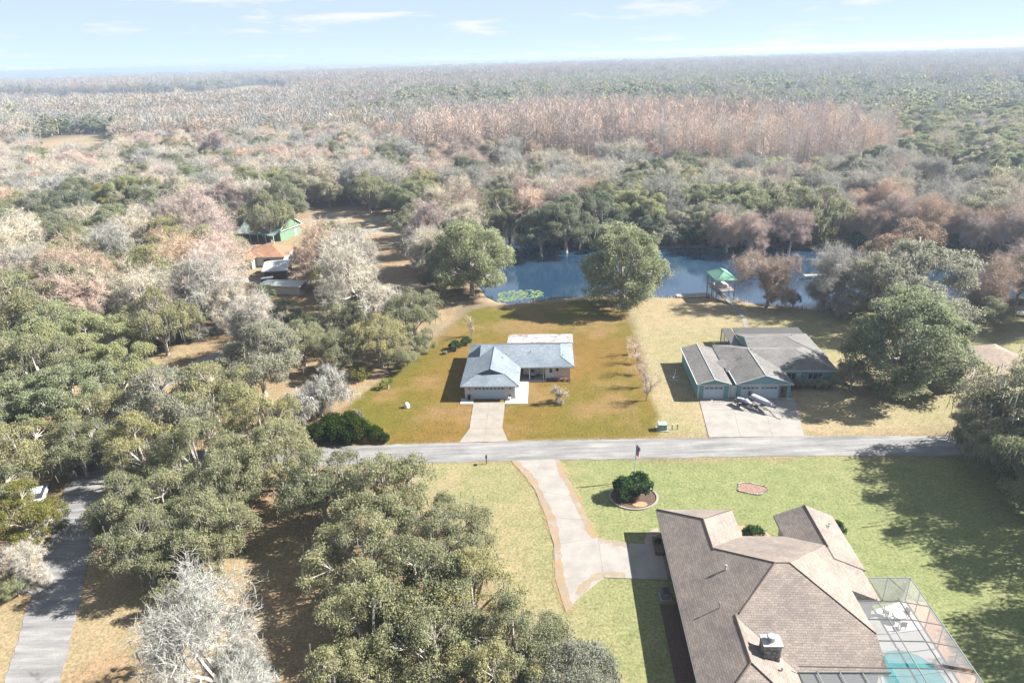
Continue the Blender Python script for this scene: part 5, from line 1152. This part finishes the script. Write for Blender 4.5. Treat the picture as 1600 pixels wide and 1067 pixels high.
cnt = {}; NEAR_MAX = 330; FAR_MAX = 2600; bins = {}
rw = np.random.RandomState(17)
def candidates(y0, y1, st):
    ys = np.arange(y0, y1, st); out = []
    for yv in ys:
        xs = np.arange(-yv*.86-30, yv*.86+30, st); out.append(np.stack([xs, np.full(len(xs), yv)], 1))
    q = np.concatenate(out); q += rw.uniform(-.42, .42, q.shape)*st
    d = np.stack([q[:, 0], q[:, 1], np.full(len(q), -CAM_H)], 1); wv = d @ np.array(_F); px = 800+FOC*(d @ np.array(_R))/wv
    return q[(px > -70) & (px < 1670)]
def any_np(X_, Y_, polys):
    c = np.zeros(X_.shape, bool)
    for p in polys: c |= inpoly_np(X_, Y_, p)
    return c
T_G = ['oak', 'oak', 'oak_bright', 'oak_bright', 'oak', 'oak_dark', 'bare_grey', 'yellow']
T_O = ['oak', 'oak', 'oak_grey', 'oak_dark', 'oak_bright', 'oak_grey', 'bare_grey', 'oak_bright', 'bare_pale', 'yellow']
T_M = ['oak', 'bare_grey', 'bare_pale', 'oak_grey', 'bare_pink', 'oak_dark', 'yellow', 'bare_pale']
T_P = ['bare_pink', 'bare_pale', 'bare_grey', 'bare_brown', 'oak_grey', 'bare_pink', 'russet', 'bare_pink']
T_B = ['bare_grey', 'bare_pale', 'bare_pink', 'oak_grey', 'oak', 'bare_pale', 'bare_pale']
T_MARSH = ['grey_shrub', 'yshrub', None, None, None, None, None, 'bare_pale']
T_FAR = {0: ['bare_pink']*4+['bare_grey', 'oak', 'oak_dark', 'oak_grey'], 1: ['bare_grey', 'oak_dark', 'bare_pink', 'bare_pink', 'oak_grey'], 2: ['oak']*3+['bare_grey', 'oak_dark', 'bare_pink']}
allp = np.concatenate([candidates(60, NEAR_MAX, 7.6), candidates(NEAR_MAX, 700, 7.6), candidates(700, 1300, 10), candidates(1300, FAR_MAX, 14)])
AX, AY = allp[:, 0], allp[:, 1]
bad = any_np(AX, AY, FIELDS+WATERS+NOGO) | ((AY < 150) & (AX > -36) & (AX < 62))
rd_ = np.full(AX.shape, 1e9)
for r in ROADS: rd_ = np.minimum(rd_, dist_np(AX, AY, r, False))
bad |= rd_ < 5
bad |= (AY < 125) & (AX < -20) & (rw.rand(len(AX)) < .6)
PA = np.array(placed); nearm = AY < NEAR_MAX
for a, b in PA: bad |= nearm & (np.hypot(AX-a, AY-b) < 5.6)
V1 = fbm(AX, AY, 70, 131); V2 = fbm(AX, AY, 45, 171); VF = fbm(AX, AY*.45, 160, 131)
CYP = inpoly_np(AX, AY, CYPRESS); MRS = inpoly_np(AX, AY, MARSH); GRB = inpoly_np(AX, AY, GREENBAND); BRZ = inpoly_np(AX, AY, BAREZONE) | inpoly_np(AX, AY, BAREZONE2)
indiv = {}
for n_ in np.argsort(AY):
    if bad[n_]: continue
    x, y = float(AX[n_]), float(AY[n_])
    if CYP[n_]: k = 'cypress'
    elif MRS[n_]: k = rnd.choice(T_MARSH)
    elif GRB[n_]: k = rnd.choice(T_G)
    elif BRZ[n_]: k = rnd.choice(T_P if V2[n_] > .48 else T_B+T_M)
    elif y > 1000: k = rnd.choice(T_FAR[0 if VF[n_] < .49 else (2 if VF[n_] > .53 else 1)])
    else: k = rnd.choice(T_O if V1[n_] > .505 else (T_M if V1[n_] > .46 else (T_P if V2[n_] > .48 else T_B)))
    if k is None: continue
    if x < -30 and y < 230 and k.startswith('bare') and rnd.random() < .35: k = rnd.choice(['oak', 'oak_bright', 'oak'])
    s = rnd.uniform(.85, 1.35) if k != 'cypress' else rnd.uniform(1.25, 1.65)
    if k in ('russet', 'yellow'): s *= .8
    if k.startswith('bare'): s *= 1.3
    nm = NAMES[k]
    if y < NEAR_MAX and indiv.get(nm, 0) < dict(live_oak=185, leafless_tree=285).get(nm, 280):
        indiv[nm] = indiv.get(nm, 0)+1
        plant(k, x, y, s, LAB[k], 'woodland: '+LAB[k].split(' in the ')[0]+'s')
        continue
    if k in ('grey_shrub', 'yshrub', 'red'): continue
    if y < NEAR_MAX+120 and k != 'cypress': bins.setdefault((k, 0, True), []).append((x, y, 0, s, rnd.uniform(0, 6.28))); continue
    k = {'russet': 'bare_pink', 'yellow': 'oak_bright', 'bare_brown': 'bare_pink'}.get(k, k)
    bins.setdefault((k, rnd.randrange(2), False), []).append((x, y, 0, s*(1.0 if y < 700 else (1.25 if y < 1300 else 1.5)), rnd.uniform(0, 6.28)))
print('woodland', indiv)

# ---- the wood beyond, too far to count: instanced clumps of small trees
LOW = {'oak': [oak_proto(s, MAT['oak'], lobes=6, clumps=6, per=16, leaf=.95, moss=False, low=True) for s in (201, 202)], 'oak_bright': [oak_proto(203, MAT['oak_bright'], lobes=6, clumps=6, per=16, leaf=.95, moss=False, low=True)],
       'oak_dark': [oak_proto(204, MAT['oak_dark'], lobes=6, clumps=6, per=16, leaf=.95, moss=False, low=True)], 'oak_grey': [oak_proto(205, MAT['oak_grey'], lobes=6, clumps=6, per=12, leaf=.9, moss=False, low=True)],
       'bare_grey': [haze_tree(211, MAT['twig_grey_far'], n=620, wid=.10)], 'bare_pale': [haze_tree(212, MAT['twig_grey_far'], n=620, wid=.10)], 'bare_pink': [haze_tree(213, MAT['twig_pink_far'], n=620, wid=.10), haze_tree(214, MAT['twig_brown_far'], n=620, wid=.10)],
       'cypress': [haze_tree(s, MAT['twig_pink_far' if s == 221 else 'twig_pink'], 16.0, 3.0, 600, .06) for s in (221, 222)]}
def joined(parts, name):
    me = bpy.data.meshes.new(name); bm = bmesh.new(); mats = []
    for nm, m in parts:
        f0 = len(bm.faces); bm.from_mesh(m); bm.faces.ensure_lookup_table(); 
        for f in bm.faces[f0:]: f.material_index = len(mats)
        mats.append(m.materials[0])
    bm.to_mesh(me); bm.free()
    for m in mats: me.materials.append(m)
    return bpy.data.objects.new(name, me)
def scatter(name, pts, proto, label):
    me = bpy.data.meshes.new(name); me.from_pydata([p[:3] for p in pts], [], [])
    a = me.attributes.new('tree_scale', 'FLOAT', 'POINT'); a.data.foreach_set('value', [p[3] for p in pts])
    b = me.attributes.new('turn', 'FLOAT', 'POINT'); b.data.foreach_set('value', [p[4] for p in pts])
    o = obj(name, me); tag(o, label, 'wood', kind='stuff')
    ng = bpy.data.node_groups.new(name, 'GeometryNodeTree'); ng.interface.new_socket('Geometry', in_out='INPUT', socket_type='NodeSocketGeometry'); ng.interface.new_socket('Geometry', in_out='OUTPUT', socket_type='NodeSocketGeometry')
    i = N(ng, 'NodeGroupInput'); q = N(ng, 'NodeGroupOutput'); inst = N(ng, 'GeometryNodeInstanceOnPoints'); oi = N(ng, 'GeometryNodeObjectInfo'); oi.inputs['Object'].default_value = proto; oi.inputs['As Instance'].default_value = True
    sc_ = N(ng, 'GeometryNodeInputNamedAttribute', data_type='FLOAT'); sc_.inputs['Name'].default_value = 'tree_scale'; tn = N(ng, 'GeometryNodeInputNamedAttribute', data_type='FLOAT'); tn.inputs['Name'].default_value = 'turn'; cx = N(ng, 'ShaderNodeCombineXYZ')
    ng.links.new(i.outputs[0], inst.inputs['Points']); ng.links.new(oi.outputs['Geometry'], inst.inputs['Instance']); ng.links.new(sc_.outputs['Attribute'], inst.inputs['Scale']); ng.links.new(tn.outputs['Attribute'], cx.inputs['Z']); ng.links.new(cx.outputs[0], inst.inputs['Rotation']); ng.links.new(inst.outputs[0], q.inputs[0])
    md = o.modifiers.new('scatter', 'NODES'); md.node_group = ng; return o
FN = dict(oak='far_oak_wood', oak_bright='far_light_oak_wood', oak_dark='far_dark_oak_wood', oak_grey='far_grey_oak_wood', bare_grey='far_grey_leafless_wood', bare_pale='far_pale_leafless_wood', bare_pink='far_pink_leafless_wood', cypress='far_cypress_stand')
FW = dict(oak='mid-green oaks', oak_bright='light green oaks', oak_dark='dark green oaks', oak_grey='grey-green oaks', bare_grey='grey leafless trees', bare_pale='whitish leafless trees', bare_pink='pinkish-brown leafless trees', bare_brown='brown leafless trees', cypress='straight leafless cypresses', yellow='yellow-green trees', russet='russet-leaved trees')
FN.update(bare_brown='far_brown_leafless_wood', yellow='far_yellow_wood', russet='far_russet_wood')
merged = {}
for (k, j, hi), pts in bins.items():
    pr = PR[k][0] if hi else LOW[k][j % len(LOW[k])]
    scatter(FN[k], pts, joined(pr, ('high_' if hi else 'low_')+k), 'distant mass of '+FW[k]+(' beyond the nearer woods' if hi else ' reaching towards the horizon'))
print('far', {k: len(v) for k, v in bins.items()})

# ---- the farthest canopy: a bumpy sheet of treetops
nr_, na_ = 90, 420
V_, F_ = [], []
for i in range(nr_):
    r = 2450*((14000/2450)**(i/(nr_-1)))
    for j in range(na_):
        a = R_(90)+R_(46)*(1-2*j/(na_-1)); jit = r*.012
        V_.append((r*math.cos(a)+rnd.uniform(-jit, jit), r*math.sin(a)+rnd.uniform(-jit, jit)*2, rnd.uniform(6, 17) if 0 < i else 0))
for i in range(nr_-1):
    for j in range(na_-1): F_.append((i*na_+j, i*na_+j+1, (i+1)*na_+j+1, (i+1)*na_+j))
me = bpy.data.meshes.new('far_canopy'); me.from_pydata(V_, [], F_)
m, t, b = principled('far_canopy', .95, .05); f = noisefac(t, .0016, 9, .7); f2 = noisefac(t, .02, 6, .8)
c = ramp(t, f, [(.36, (.21, .16, .14)), (.46, (.15, .145, .10)), (.54, (.07, .10, .05)), (.66, (.055, .08, .04))]); c = mixc(t, 1.0, c, ramp(t, f2, [(.3, (.6, .6, .6)), (.7, (1.4, 1.4, 1.4))]), 'MULTIPLY'); t.links.new(c, b.inputs['Base Color'])
me.materials.append(m); tag(obj('far_canopy', me), 'farthest woodland canopy fading into haze at the horizon', 'wood', kind='stuff')

# ------------------------------------------------------------------ the air
hz = MB().box(-16500, 16500, -3600, 17000, -3, 53).build('haze', None); tag(hz, 'pale winter haze over the woods', 'haze', kind='stuff')
m = bpy.data.materials.new('haze'); m.use_nodes = True; t = m.node_tree; t.nodes.clear(); o = N(t, 'ShaderNodeOutputMaterial'); v = N(t, 'ShaderNodeVolumePrincipled')
v.inputs['Color'].default_value = (.38, .47, .60, 1); v.inputs['Density'].default_value = 0.00030; v.inputs['Anisotropy'].default_value = 0.2
t.links.new(v.outputs[0], o.inputs['Volume']); hz.data.materials.append(m)
